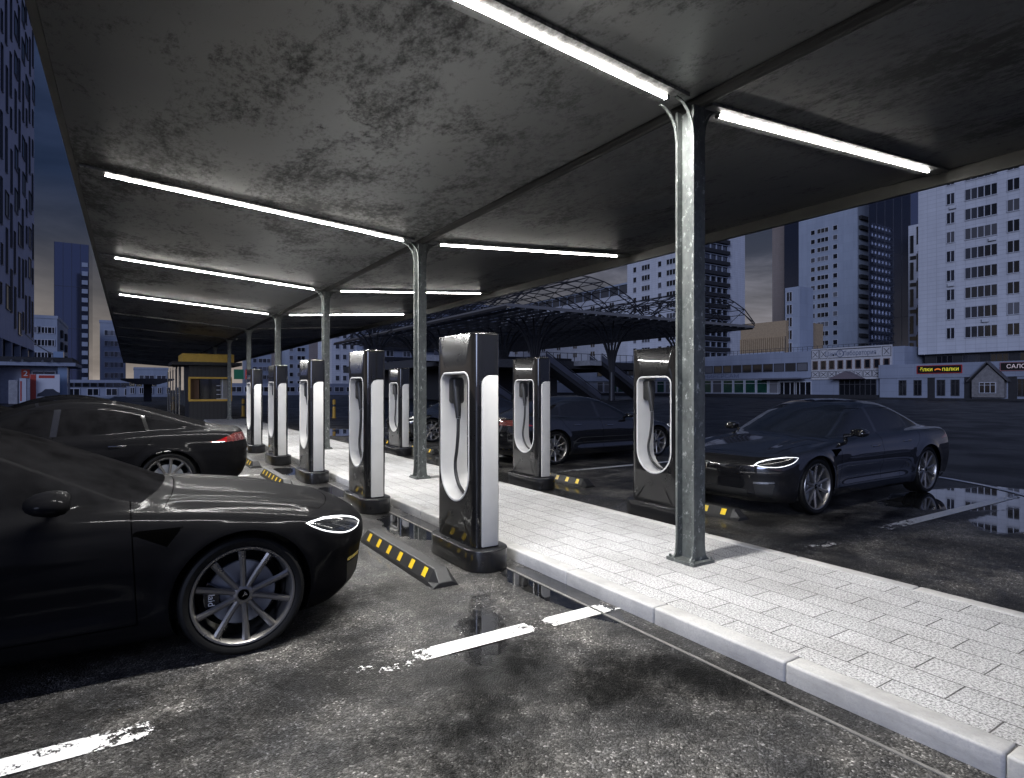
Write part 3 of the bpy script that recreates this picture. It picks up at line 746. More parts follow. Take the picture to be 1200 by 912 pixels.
# post: an H section on a foot plate with stiffeners, flaring into the arms at the top
pm = MB(); pm.box(-.07,.07,-.10,-.078,KZ+.022,VZ+.04); pm.box(-.07,.07,.078,.10,KZ+.022,VZ+.04); pm.box(-.008,.008,-.078,.078,KZ+.022,VZ+.04)
mpost = mesh_of(pm,'post',MG)
fm = MB(); fm.box(-.13,.13,-.15,.15,KZ-.004,KZ+.022)
for sx in (-1,1):
    for yy in (-.089,.089):
        fm.prism([(sx*.072,KZ+.021),(sx*.115,KZ+.021),(sx*.085,KZ+.06),(sx*.072,KZ+.16)], yy-.008, yy+.008, 'y')
for sx in (-1,1):
    for sy in (-1,1): fm.cyl((sx*.105,sy*.128,KZ+.02),(sx*.105,sy*.128,KZ+.045),.012,n=6)
mfoot = mesh_of(fm,'foot_plate',MG)
gm = MB()
for sx in (-1,1):
    q = [(sx*(.075+.20*(1-math.cos(a))), VZ-.20+.25*math.sin(a)) for a in np.linspace(0,math.pi/2,9)]
    for yy in (-.089,.089):
        for (xa,za),(xb,zb) in zip(q,q[1:]):
            gm.add([(xa,yy-.011,za),(xa,yy+.011,za),(xb,yy+.011,zb),(xb,yy-.011,zb),(xa-sx*.010,yy-.011,za+.006),(xa-sx*.010,yy+.011,za+.006),(xb-sx*.004,yy+.011,zb+.012),(xb-sx*.004,yy-.011,zb+.012)],
                   [(0,1,2,3),(4,7,6,5),(0,3,7,4),(1,5,6,2)])
    gm.prism([(sx*.068,VZ-.19)]+[(x-sx*.004,z+.012) for x,z in q]+[(sx*.068,VZ+.05)], -.070,-.064,'y')
mgus = mesh_of(gm,'bracket',MG)
am = {}
for s, ex in ((-1,LX),(1,RX)):
    a = MB(); x0, x1 = s*.14, ex-s*.04
    a.prism([(x0,VZ+.066+abs(x0)*SL),(x1,VZ+.066+abs(x1)*SL),(x1,VZ+.097+abs(x1)*SL),(x0,VZ+.097+abs(x0)*SL)],-.12,.12,'y')
    am[s] = mesh_of(a,'arm',MR)
for cy in CYS:
    p = obj('post', mpost, None, can, loc=(0,cy-RY0,0))
    obj('foot_plate', mfoot, None, p); obj('bracket', mgus, None, p)
    for s in (-1,1): obj('arm', am[s], None, can, loc=(0,cy-RY0,0))
M_TUBE = mat('light_tube_lens',(.9,.9,.9),.4,emit=(1.,.985,.96),es=TUBE_E)
M_SIDE = mat('light_tube_edge',(.9,.9,.9),.4,emit=(1.,.965,.90),es=TUBE_SIDE)
LENS = (2,)      # the lens on the underside; the edges only glow
M_CAP = mat('tube_end_cap',(.10,.10,.10),.4)
# light tubes under the arms of four posts, left and right of the valley
def tube_mesh(s, x0, x1, nm):
    l = MB(); z = lambda x: VZ+.067+abs(x)*SL
    l.prism([(x0,z(x0)-.018),(x1,z(x1)-.018),(x1,z(x1)-.004),(x0,z(x0)-.004)],-.0145,.0145,'y')
    c = MB()
    for x in (x0,x1):
        d = .02 if x is x1 else -.02; d *= s
        c.prism([(x+d*.02,z(x)-.028),(x+d,z(x+d)-.028),(x+d,z(x+d)),(x+d*.02,z(x))],-.020,.020,'y')
    l.m = [0 if i in LENS else 1 for i in range(len(l.f))]
    return mesh_of(l,nm,[M_TUBE,M_SIDE]), mesh_of(c,'end_cap',M_CAP)
tl, cl = tube_mesh(-1,-.30,-4.32,'light_tube'); tr, cr = tube_mesh(1,.37,4.36,'light_tube')
ORD = ['the nearest post','the second post from the camera','the third post from the camera','the fourth post from the camera']
for k in range(4):
    cy = 3.5+5.68*k
    for s, lm, cm, side in ((-1,tl,cl,'long left-hand roof slope'),(1,tr,cr,'right-hand roof slope')):
        o = obj('light_tube', lm, None, None, loc=(VX,cy,0)); obj('end_cap', cm, None, o)
        tag(o, 'lit white tube on the %s at %s' % (side, ORD[k]), 'light', 'light tubes under the canopy')

# ---------------------------------------------------------------- chargers
M_BLK = mat('gloss_black_shell',(.006,.006,.0065),.3,0,coat=1,rvar=.05,vscale=6,coat_r=.02,spec=.1); M_BLK.node_tree.nodes['Principled BSDF'].inputs['Coat IOR'].default_value = 1.5
M_WHT = mat('white_plastic',(.46,.455,.44),.42,var=.06)
M_RUB = mat('cable_rubber',(.012,.012,.012),.5)
M_BASE = mat('base_shell',(.009,.009,.0095),.35,coat=.7,rvar=.1,vscale=5,spec=.15)
def rr(hy, z0, z1, r_top, r_bot, n=8):
    pts = []
    for cy_, cz_, r, a0 in ((hy-r_top,z1-r_top,r_top,0),(-hy+r_top,z1-r_top,r_top,math.pi/2),(-hy+r_bot,z0+r_bot,r_bot,math.pi),(hy-r_bot,z0+r_bot,r_bot,1.5*math.pi)):
        for i in range(n+1):
            a = a0+math.pi/2*i/n; pts.append((cy_+r*math.cos(a), cz_+r*math.sin(a)))
    return pts
def loop_body(layers, hole):
    """layers: (x, inset) from the front face to the back; the hole runs straight through"""
    mb = MB(); rings = []
    for x, ins in layers:
        rings.append([(x,y,z) for y,z in rr(.39-ins, .19, 2.08-ins*.06, max(.012,.03-ins*.2), .01)])
    n = len(rings[0]); hf = [(layers[0][0],y,z) for y,z in hole]; hb = [(layers[-1][0],y,z) for y,z in hole]
    allr = [hf]+rings+[hb]
    vs = [p for r in allr for p in r]; fs = []
    for i in range(len(allr)-1):
        for k in range(n): fs.append((i*n+k,(i+1)*n+k,(i+1)*n+(k+1)%n,i*n+(k+1)%n))
    for k in range(n): fs.append(((len(allr)-1)*n+k, k, (k+1)%n, (len(allr)-1)*n+(k+1)%n))
    return mb.add(vs,fs)
def make_charger():
    root = thing('charging_post','','charger',group='charging posts along the walkway')
    hole = rr(.285,.55,1.735,.10,.2849)
    lay = [(-.135,.085),(-.1335,.066),(-.128,.046),(-.119,.028),(-.105,.013),(-.085,.004),(-.055,0),(.055,0),(.085,.004),(.105,.013),(.119,.028),(.128,.046),(.1335,.066),(.135,.085)]
    mb = loop_body(lay, hole); o = obj('shell', mb, M_BLK, root, smooth=50)
    # white lining of the loop with a rounded lip on both faces
    ln = MB(); rings = []
    for x, d in ((-.139,.0),(-.143,-.006),(-.143,-.014),(-.139,-.020),(-.10,-.022),(.10,-.022),(.139,-.020),(.143,-.014),(.143,-.006),(.139,.0)):
        rings.append([(x,y,z) for y,z in rr(.287+d,.548-d,1.737+d,.10+d,.2869+d)])
    n = len(rings[0]); vs = [p for r in rings for p in r]
    ln.add(vs,[(i*n+k,(i+1)*n+k,(i+1)*n+(k+1)%n,i*n+(k+1)%n)[::-1] for i in range(len(rings)-1) for k in range(n)])
    obj('loop_lining', ln, M_WHT, root, smooth=50)
    for s in (-1,1):
        pn = MB(); out = [(-.075,.20)]+[(-.075+.09-.09*math.cos(a),1.61+.09*math.sin(a)) for a in np.linspace(0,math.pi/2,8)]+[(.088,1.70),(.088,.20)]
        pn.prism(out, s*.372, s*.412, 'y'); obj('side_panel', pn, M_WHT, root, bevel=.008, smooth=40)
        sm = MB(); sm.prism([(-.088,.195)]+[(-.088+.10-.10*math.cos(a),1.618+.10*math.sin(a)) for a in np.linspace(0,math.pi/2,6)]+[(.095,1.718),(.095,.195)], s*.36, s*.394,'y')
        obj('panel_frame', sm, M_BLK, root)
    tp = MB(); tp.prism([(-.128,1.775),(.128,1.775),(.128,1.785),(-.128,1.785)],-.391,.391,'y')
    bs = MB(); st = []
    for a in np.linspace(0,math.pi,13): st.append((.205*math.cos(a), .31+.205*math.sin(a)))
    for a in np.linspace(math.pi,2*math.pi,13): st.append((.205*math.cos(a), -.31+.205*math.sin(a)))
    bs.prism(st, 0, .19); obj('base', bs, M_BASE, root, bevel=.012, seg=3, smooth=40)
    hd = MB(); hd.box(-.075,.045,.135,.255,1.44,1.69); ho = obj('plug_holder', hd, M_RUB, root, bevel=.03, seg=3, smooth=50)
    pg = MB(); pg.tube([(-.03,.17,1.60),(-.035,.15,1.50),(-.03,.135,1.38),(-.03,.13,1.30)],[.045,.04,.03,.024],12)
    obj('plug', pg, M_RUB, root, smooth=50)
    cp = [(-.03,.13,1.31),(-.03,.135,1.15),(-.03,.16,1.0),(-.03,.19,.88),(-.03,.18,.78),(-.03,.12,.68),(-.03,.03,.62),(-.03,-.06,.60),(-.03,-.12,.615)]
    P = []
    for i in range(len(cp)-1):
        p0,p1,p2,p3 = (Vector(cp[max(0,min(len(cp)-1,j))]) for j in (i-1,i,i+1,i+2))
        for q in range(5):
            u = q/5; P.append(.5*((2*p1)+(p2-p0)*u+(2*p0-5*p1+4*p2-p3)*u*u+(3*p1-p0-3*p2+p3)*u**3))
    P.append(Vector(cp[-1]))
    cb = MB(); cb.tube(P,.016,10); obj('cable', cb, M_RUB, root, smooth=60)
    ring = MB(); ring.cyl((-.03,.131,1.30),(-.03,.13,1.322),.024,n=14); obj('cable_collar', ring, mat('collar_metal',(.5,.5,.5),.3,1), root, smooth=True)
    return root
ch = make_charger()
CL = ['nearest black charging post of the left row, yellow squares mirrored above its foot',
      'black charging post beside the nose of the near car, second of the left row',
      'charging post third from the camera in the left row, before the third canopy post',
      'narrow-looking charging post, fourth from the camera in the left row',
      'charging post beside the rear of the second car, farthest of the left row']
CR = ['charging post half hidden behind the nearest steel post, on the right of the walkway',
      'charging post right of the walkway, in front of the car with a red rear lamp',
      'charging post on the right of the walkway hidden behind the nearest left charger',
      'small charging post on the right of the walkway beside the far car with lit headlamp',
      'farthest charging post on the right of the walkway, behind the second left charger']
first = True
for lst, x, y0 in ((CL,2.65,4.92),(CR,5.5,5.2)):
    for k, lab in enumerate(lst):
        if first: ch.location = (x,y0,0); ch['label'] = lab; first = False
        else: dup(ch, (x,y0+2.84*k,0), 0, lab)

# ---------------------------------------------------------------- wheel stops
M_STOP = mat('black_rubber',(.009,.009,.0095),.55,var=.4,vscale=20)
M_YEL = mat('yellow_reflector',(.80,.55,.02),.4,var=.15,vscale=30)
def make_stop():
    b = MB(); L = .90
    prof = [(-.118,0),(-.108,.03),(-.055,.13),(.055,.13),(.108,.03),(.118,0)]
    vs = []
    for y, k in ((-L,1.0),(-L+.10,1.0),(L-.10,1.0),(L,1.0)):
        for x, z in prof:
            e = abs(y) >= L-1e-6
            vs.append((x*(1.0), y, z*(.30 if e else 1)))
    m = len(prof); fs = [(i*m+j,i*m+j+1,(i+1)*m+j+1,(i+1)*m+j) for i in range(3) for j in range(m-1)]
    fs = [f[::-1] for f in fs]+[tuple(range(m)),tuple(range(3*m,4*m))[::-1]]
    b.add(vs,fs); o = obj('wheel_stop', b, M_STOP, bevel=.006)
    n = 6; dx, dz = .053/.1132, .10/.1132; mq = {}
    for s in (-1,1):
        sq = MB(); w = .037
        def P(t, yy, off): return (s*(.108-t*dx+off*dz), yy, .03+t*dz+off*dx)
        sq.add([P(.018,-w,.0025),P(.018,w,.0025),P(.094,w,.0025),P(.094,-w,.0025)],[(0,1,2,3) if s>0 else (3,2,1,0)])
        mq[s] = mesh_of(sq,'reflector',M_YEL)
        for i in range(n): obj('reflector', mq[s], None, o, loc=(0,-L+.22+i*.268,0))
    return o
st = make_stop()
SL_ = ['black rubber wheel stop with yellow squares in front of the near car','wheel stop in the empty bay between the two left cars','wheel stop behind the second car, by its rear bumper','wheel stop hidden behind the third car on the left','wheel stop at the far end of the left bays']
SR_ = ['wheel stop under the nose of the car parked on the right','wheel stop in the empty bay beside the second right charger','wheel stop behind the car with the red rear lamp','wheel stop by the fourth right charger, two yellow squares showing','wheel stop in front of the far car with the lit headlamp']
fst = True
for lst, x, y0 in ((SL_,2.12,5.20),(SR_,6.2,5.45)):
    for k, lab in enumerate(lst):
        yy = y0+2.84*k
        if fst: o = st; st.location = (x,yy,0); fst = False
        else: o = dup(st,(x,yy,0),0,lab)
        tag(o, lab, 'wheel stop', 'wheel stops in the bays')

# ---------------------------------------------------------------- cars
M_CLEAN = glassy('clean_tinted_glass',(.006,.0065,.007),.02,spec=.5); M_WASHED = paint_mat(.95,'washed_black_paint',.05,(.005,.005,.0058),(.014,.0145,.017))
CM = dict(paint=paint_mat(.05,sp_=.004), gap=mat('shut_line',(.001,.001,.001),.9,spec=0), trim=mat('black_trim',(.008,.008,.008),.22,coat=.5),
  glass=mat('dusty_tinted_glass',(.0055,.0055,.006),.35,spec=0,var=.5,vscale=5), grille=mat('grille_black',(.008,.008,.008),.6), chrome=mat('dark_chrome',(.30,.30,.30),.15,1),
  lamp_glass=mat('lamp_housing',(.015,.016,.018),.06,coat=1), drl=mat('daylight_lamp',(.9,.9,.9),.3,emit=(.95,.98,1.),es=1.05), red=mat('red_lens',(.22,.003,.005),.10,coat=1),
  tail=mat('pale_red_lens',(.09,.022,.020),.12,coat=1,var=.3), silver=mat('satin_metal',(.55,.55,.55),.25,1), tyre=mat('tyre_rubber',(.0045,.0045,.0045),.6,var=.3,vscale=12,spec=.2),
  rim=mat('grey_alloy',(.26,.25,.235),.30,.85,rvar=.06), disc=mat('brake_steel',(.34,.36,.40),.40,.5), white=mat('white_lettering',(.75,.75,.75),.5), plate=mat('plate_white',(.42,.44,.50),.4))
car = make_car(CM); car['group'] = 'black cars parked in the charging bays'
# (nose x, centre y, facing +x?, label): the origin is the nose
CARS = [(1.50,4.80,True,'black car in the left foreground, big alloy front wheel and lit headlamp facing the walkway'),
        (-3.45,10.37,True,'black car parked tail-in behind the foreground car, red rear lamp by the chargers'),
        (-5.6,13.25,True,'black car of which only the roof shows behind the second car'),
        (-4.2,18.9,True,'far dark car on the left, roof just visible before the ticket booth'),
        (6.36,5.22,False,'black car on the right facing the walkway with glowing headlamp beside the puddle'),
        (11.36,10.95,False,'black car on the right with its tail to the walkway, between two chargers'),
        (6.6,17.15,False,'small far black car with lit headlamp, behind the second steel post')]
for i, (nx, cy, plus, lab) in enumerate(CARS):
    tail_in = i in (1,2,3,5)
    # rotation 0 puts the nose at the low-x end; a car facing +x is turned half round
    if i == 0: o = car; loc, rz = (nx,cy,0), math.pi
    else:
        if plus: loc, rz = ((nx,cy,0), 0)
        else: loc, rz = ((nx,cy,0), 0) if i != 5 else ((nx,cy,0), math.pi)
        o = None
    if o is None: o = dup(car, loc, rz, lab)
    else: o.location = loc; o.rotation_euler = (0,0,rz)
    if i >= 4:       # the three on the right are freshly washed: deeper gloss
        for q in o.children_recursive:
            for sl in q.material_slots:
                if sl.material == CM['paint']: sl.link = 'OBJECT'; sl.material = M_WASHED
                elif sl.material == CM['glass']: sl.link = 'OBJECT'; sl.material = M_CLEAN
    tag(o, lab, 'car', 'black cars parked in the charging bays')
# ---------------------------------------------------------------- the city round the car park (everything stands square to the walkway)
FW = facade_mat('white_cladding',(.60,.61,.64),(.56,.57,.60),1.25,.62)
FW2 = facade_mat('white_panels',(.36,.40,.47),(.33,.37,.44),3.0,2.8,.8)
FB = facade_mat('pale_render',(.30,.33,.40),(.28,.31,.38),2.4,1.2,.8)
FTAN = mat('tan_stone',(.40,.29,.17),.7,var=.2); FBRN = facade_mat('brown_cladding',(.30,.25,.22),(.28,.23,.20),2.,1.)
M_PANE = glassy('dark_window_glass',(.012,.013,.016),.08); M_FRM = mat('window_frame',(.5,.51,.54),.5); M_FDK = mat('dark_frame',(.05,.05,.055),.5)
M_DARK = mat('dark_recess',(.022,.022,.024),.7,var=.3); M_GREEN = mat('green_shop_glass',(.012,.05,.035),.12,var=.5,vscale=.8)
M_GLS = mat('mirror_curtain_glass',(.12,.135,.19),.04,.85)
M_CONC = mat('grey_concrete',(.30,.30,.31),.75,var=.25); M_DST = mat('dark_steel',(.030,.030,.032),.5,.4)

def X_at(px, py, X):
    rx, ry = ray(px); t = X/rx; return ry*t, CAM_H-(py-456.)/700*t     # Y, z
def Y_at(px, py, Y):
    rx, ry = ray(px); t = Y/ry; return rx*t, CAM_H-(py-456.)/700*t     # X, z

def wmesh(name, w, h, panes=1, frame=.10, pane=None, frm=None, trans=False, proud=.10):
    """a window set in a facade that faces -y: frame and mullions round dark panes; origin bottom left"""
    b = MB()
    b.cur = 0; b.box(frame*.5,w-frame*.5,-.02,.12,frame*.5,h-frame*.5)
    b.cur = 1
    b.box(0,frame,-proud,.12,0,h); b.box(w-frame,w,-proud,.12,0,h); b.box(frame,w-frame,-proud,.12,h-frame,h); b.box(frame,w-frame,-proud-.06,.12,0,frame)
    for i in range(1,panes):
        x = w*i/panes; b.box(x-frame*.5,x+frame*.5,-proud*.8,.12,frame,h-frame)
    if trans: b.box(frame,w-frame,-proud*.7,.1,h*.72,h*.72+frame*.7)
    return mesh_of(b, name, [pane or M_PANE, frm or M_FRM])
CURT = [mat('drawn_curtain',(.085,.085,.092),.35), mat('dark_blind',(.045,.042,.040),.25), mat('grey_blind',(.14,.14,.15),.4)]  # curtains and blinds in three plain tones of their own
VARS = {}; wr = random.Random(11)
def vary(me):
    """now and then a window has its curtains or blinds drawn"""
    if wr.random() > .30: return me
    k = wr.randrange(3)
    if (me.name,k) not in VARS:
        c = me.copy(); c.materials[0] = CURT[k]; VARS[(me.name,k)] = c
    return VARS[(me.name,k)]
FACE = {'x': R(-90), 'y': 0.}
def building(name, label, cat, face, px, top, plane, depth, width=None, px2=None, z0=-.2, m=None, group=None, ztop=None):
    """a block whose front lies in the plane X=plane (face 'x', front to -x) or Y=plane (face 'y'); px is its left edge, px2 its right edge"""
    m = m or FW
    if face == 'x':
        Yl, zt = X_at(px, top, plane); Yr = X_at(px2, top, plane)[0] if px2 else Yl-width
        W = Yl-Yr; loc = (plane,Yl,0)
    else:
        Xl, zt = Y_at(px, top, plane); Xr = Y_at(px2, top, plane)[0] if px2 else Xl+width
        W = Xr-Xl; loc = (Xl,plane,0)
    if ztop: zt = ztop
    t = thing(name, label, cat, loc, FACE[face], group)
    b = MB(); b.box(0,W,0,depth,z0,zt); obj('wall', b, m, t)
    t['_w'] = W; t['_h'] = zt
    return t, W, zt
def clean(t):
    for k in ('_w','_h'):
        if k in t: del t[k]
def put(t, me, spots, side=False, D=0):
    for i, (x, z) in enumerate(spots):
        o = obj(me.name.split('.')[0], vary(me), None, t, loc=(x,-.012,z))
def parapet(t, W, D, z, m=None, h=.5):
    b = MB(); b.box(-.15,W+.15,-.15,.15,z-.25,z+h); b.box(-.15,.15,.15,D,z-.25,z+h); b.box(W-.15,W+.15,.15,D,z-.25,z+h); obj('parapet', b, m or FW, t)

# --- white tiled tower on the right, standing over the shops
t, W, H = building('apartment_tower','white tiled tower with strip windows above the red and yellow lit shop sign','tower','x',1076,0,103.,16.,width=24.,z0=6.9,ztop=46.)
F = 2.86; z1 = 9.0
m2 = wmesh('window',1.15,1.75,2,.09); m5 = wmesh('window',4.0,1.75,5,.10); m2b = wmesh('window',1.5,1.75,2,.09)
def lx(px): return X_at(1076,300,103.)[0]-X_at(px,300,103.)[0]
for k in range(13):
    z = z1+k*F
    put(t, m2, [(lx(1109),z)]); put(t, m5, [(lx(1130.5),z)]); put(t, m2b, [(lx(1180),z)]); put(t, m2, [(lx(1180)+4.4,z)])
ac = MB(); ac.box(0,.8,-.42,-.05,0,.5); ac.cyl((.4,-.43,.25),(.4,-.415,.25),.19,n=16)
mac = mesh_of(ac,'air_conditioner',[mat('ac_housing',(.55,.56,.58),.5)])
for px, k in ((1150,9),(1114,7),(1160,5),(1112,3),(1152,1)):
    obj('air_conditioner', mac, None, t, loc=(lx(px),-.012,z1+k*F-.72))
b = MB(); b.box(.4,W,1.2,14,4.9,6.88); obj('recessed_storey', b, M_DARK, t)
mr = wmesh('recessed_window',2.2,1.3,3,.07,frm=M_FDK)
for i in range(6): obj('recessed_window', mr, None, t, loc=(2.0+i*3.4,1.19,5.35))
clean(t)

# --- the shops at its foot
t, W, H = building('shop_building','low white shop building with paired windows under the yellow-lettered sign','shops','x',1031,427,98.4,30.,width=34.,z0=-.2,ztop=5.2,m=FB)
def sx(px): return X_at(1031,456,98.4)[0]-X_at(px,456,98.4)[0]
b = MB(); b.box(-.1,W,-.18,-.003,3.25,5.3); obj('sign_fascia', b, FB, t)
mw = wmesh('shop_window',1.05,2.3,2,.07,trans=True,frm=M_FDK)
for px in (1053.5,1071,1098,1114.5,1192,1206): obj('shop_window', mw, None, t, loc=(sx(px),-.012,.62))
for px in (1087,1130,1181.5):
    b = MB(); b.box(0,.95,-.03,.1,0,3.24); obj('dark_pier', b, M_DARK, t, loc=(sx(px),-.003,0))
gb = MB(); x0 = sx(1142); gw = 3.6
gb.prism([(x0,.45),(x0+gw,.45),(x0+gw,2.75),(x0+gw/2,4.85),(x0,2.75)],-.9,-.02,'y'); obj('gabled_bay', gb, mat('bay_timber',(.20,.19,.185),.7,var=.3), t)
gr = MB()
gr.prism([(x0-.5,2.55),(x0+gw/2,5.15),(x0+gw+.5,2.55),(x0+gw+.5,2.72),(x0+gw/2,5.36),(x0-.5,2.72)],-1.25,-.02,'y'); obj('gable_roof', gr, mat('bay_roof',(.085,.083,.085),.6), t)
gwm = wmesh('bay_window',1.9,1.5,3,.08,trans=True,frm=M_FRM); obj('bay_window', gwm, None, t, loc=(x0+.85,-.93,1.0))
b = MB(); b.box(-.3,W,-.4,-.01,-.1,.28); obj('plinth', b, M_DARK, t)
clean(t)
def sign(name, label, px0, px1, zc, h, face, parts, frame_col):
    Y0 = X_at(px0,456,98.2)[0]; Y1 = X_at(px1,456,98.2)[0]; w = Y0-Y1
    s = thing(name,label,'sign',(98.2,Y0,zc-h/2),R(-90))
    b = MB(); b.box(0,w,-.10,0,0,h); obj('sign_box', b, mat('sign_box_face',(.012,.008,.008),.4), s)
    f = MB(); f.box(-.08,w+.08,-.14,-.01,-.08,.0); f.box(-.08,w+.08,-.14,-.01,h,h+.08); f.box(-.08,0,-.14,-.01,0,h); f.box(w,w+.08,-.14,-.01,0,h)
    obj('sign_frame', f, mat('sign_frame',frame_col,.5,emit=frame_col,es=.15), s)
    for body, xc, size, m, sc in parts: text_obj('lettering', body, m, size, (xc*w,-.115,h*.5), (R(90),0,0), s, .01, .0, sc)
    return s, w, h
Mye = mat('yellow_letters',(.75,.7,.05),.5,emit=(.80,.72,.04),es=.5); Mor = mat('orange_mark',(.9,.25,.03),.5,emit=(.9,.22,.03),es=.5); Mpk = mat('pale_letters',(.7,.6,.6),.5,emit=(.7,.58,.62),es=.32)
s, w, h = sign('shop_sign','black shop sign with yellow Cyrillic letters and an orange arc, lit at dusk',1075.5,1127,4.42,1.02,'x',
     [('ёлки',.21,.78,Mye,(.95,1,1)),('палки',.76,.78,Mye,(.95,1,1))],(.30,.02,.02))
a = MB(); cx_ = w*.475
for q in range(10):
    t0, t1 = math.pi*q/10, math.pi*(q+1)/10
    a.prism([(cx_+.42*math.cos(t0),.38+.26*math.sin(t0)),(cx_+.42*math.cos(t1),.38+.26*math.sin(t1)),(cx_+.30*math.cos(t1),.36+.12*math.sin(t1)),(cx_+.30*math.cos(t0),.36+.12*math.sin(t0))],-.12,-.10,'y')
obj('arc_mark', a, Mor, s)
sign('shop_sign','dark salon sign with pale Cyrillic letters in a pinkish frame at the right edge',1173,1225,4.55,1.0,'x',[('САЛОН',.42,.72,Mpk,(1,1,1))],(.20,.10,.12))

# --- supermarket block, left of the shops
t, W, H = building('supermarket','long low white shop block with a ribbon of dark windows behind the right car','shops','x',600,0,100.,26.,px2=1060,ztop=8.2,m=FB)
def ux(px): return X_at(600,456,100.)[0]-X_at(px,456,100.)[0]
rb = wmesh('ribbon_window',2.0,1.5,1,.12,frm=M_FDK); lw = wmesh('shop_front_pane',2.3,2.6,1,.10,pane=M_GREEN,frm=M_FRM,trans=True)
x = ux(700); i = 0
while x < ux(935):
    obj('ribbon_window', vary(rb), None, t, loc=(x,-.012,4.75)); x += 2.25
x = ux(700)
while x < ux(905):
    obj('shop_front_pane', vary(lw) if wr.random()<.5 else lw, None, t, loc=(x,-.012,.75)); x += 2.55
b = MB(); b.box(ux(620),ux(951),-.5,-.01,3.5,3.72); obj('canopy_ledge', b, FB, t)
b = MB(); b.box(ux(600)+.2,ux(1030),-.35,-.01,-.1,.62); obj('plinth', b, M_DARK, t)
b = MB(); b.prism([(ux(893),3.3),(ux(947),3.3),(ux(940),3.55),(ux(900),3.55)],-2.6,-.52,'y'); obj('entrance_roof', b, mat('entrance_roof',(.12,.12,.14),.6), t)
for px, pw in ((912,3.6),(931,3.2)):
    d = wmesh('entrance_door',pw,2.6,3,.10); obj('entrance_door', d, None, t, loc=(ux(px),-.05,.3))
# decorated front
x0, x1 = ux(952), ux(1046)
b = MB(); b.box(x0,x1,-.30,-.003,3.2,8.5); obj('decorated_front', b, mat('ivory_panels',(.50,.49,.49),.6,var=.15), t)
pn = MB()
def xpanel(xa,xb,za,zb):
    f=.07
    pn.box(xa,xb,-.35,-.31,za,za+f); pn.box(xa,xb,-.35,-.31,zb-f,zb); pn.box(xa,xa+f,-.35,-.31,za+f,zb-f); pn.box(xb-f,xb,-.35,-.31,za+f,zb-f)
    for (p,q,r_,s_) in ((xa,za,xb,zb),(xb,za,xa,zb)):
        pn.cyl((p+(r_-p)*.2,-.33,q+(s_-q)*.2),(p+(r_-p)*.8,-.33,q+(s_-q)*.8),.045,n=5)
n = 9; dw = (x1-x0)/n
for i in range(n):
    if i not in (): xpanel(x0+i*dw+.06,x0+(i+1)*dw-.06,3.55,4.6)
for i in (0,1,n-1): xpanel(x0+i*dw+.06,x0+(i+1)*dw-.06,6.75,8.3)
pn.box(x0+2*dw+.1,x0+(n-1)*dw-.1,-.35,-.31,8.15,8.28); pn.box(x0+2*dw+.1,x0+(n-1)*dw-.1,-.35,-.31,6.75,6.85)
obj('lattice_trim', pn, M_FDK, t)
fw_ = wmesh('front_window',dw-.5,1.5,1,.12,frm=mat('bronze_frame',(.16,.11,.09),.5))
for i in range(n): obj('front_window', fw_, None, t, loc=(x0+i*dw+.25,-.31,4.9))
M_LET = mat('grey_letters',(.16,.18,.24),.5)
text_obj('lettering','Шань    Лаборатория',M_LET,1.05,((x0+x1)/2+.1,-.36,7.45),(R(90),0,0),t,.02,.0,(.78,1,1))
ring = MB()
for q in range(20):
    a0,a1 = 2*math.pi*q/20, 2*math.pi*(q+1)/20; cx_=(x0+x1)/2-1.5
    ring.prism([(cx_+.62*math.cos(a0),7.5+.62*math.sin(a0)),(cx_+.62*math.cos(a1),7.5+.62*math.sin(a1)),(cx_+.5*math.cos(a1),7.5+.5*math.sin(a1)),(cx_+.5*math.cos(a0),7.5+.5*math.sin(a0))],-.37,-.31,'y')
obj('emblem_ring', ring, M_LET, t); text_obj('emblem_letter','Б',M_LET,.8,((x0+x1)/2-1.5,-.36,7.5),(R(90),0,0),t,.02)
text_obj('lettering','УНИВЕРСАМ',M_LET,1.0,(ux(843),-.02,4.1),(R(90),0,0),t,.03,.01,(1.5,1,1))
b = MB(); b.box(ux(984),ux(1027),-.06,-.003,.1,3.15); obj('glazed_entrance', b, M_PANE, t)
b = MB()
for i in range(8): q = ux(984)+i*(ux(1027)-ux(984))/7; b.box(q-.05,q+.05,-.11,-.05,.1,3.1)
b.box(ux(984),ux(1027),-.10,-.055,2.3,2.4); obj('entrance_frame', b, M_FDK, t)
b = MB(); cx_ = ux(998); b.prism([(ux(978),3.22),(ux(1016),3.22),(cx_,4.45)],-2.2,-.36,'y'); obj('porch_gable', b, mat('porch_gable',(.16,.13,.14),.6), t)
rl = MB()
for i in range(60):
    q = ux(760)+i*(ux(1055)-ux(760))/59; rl.box(q-.025,q+.025,.5,.55,8.2,9.0)
rl.box(ux(760),ux(1055),.5,.55,9.0,9.06); rl.box(ux(760),ux(1055),.51,.54,8.6,8.64); obj('roof_railing', rl, M_FDK, t)
clean(t)
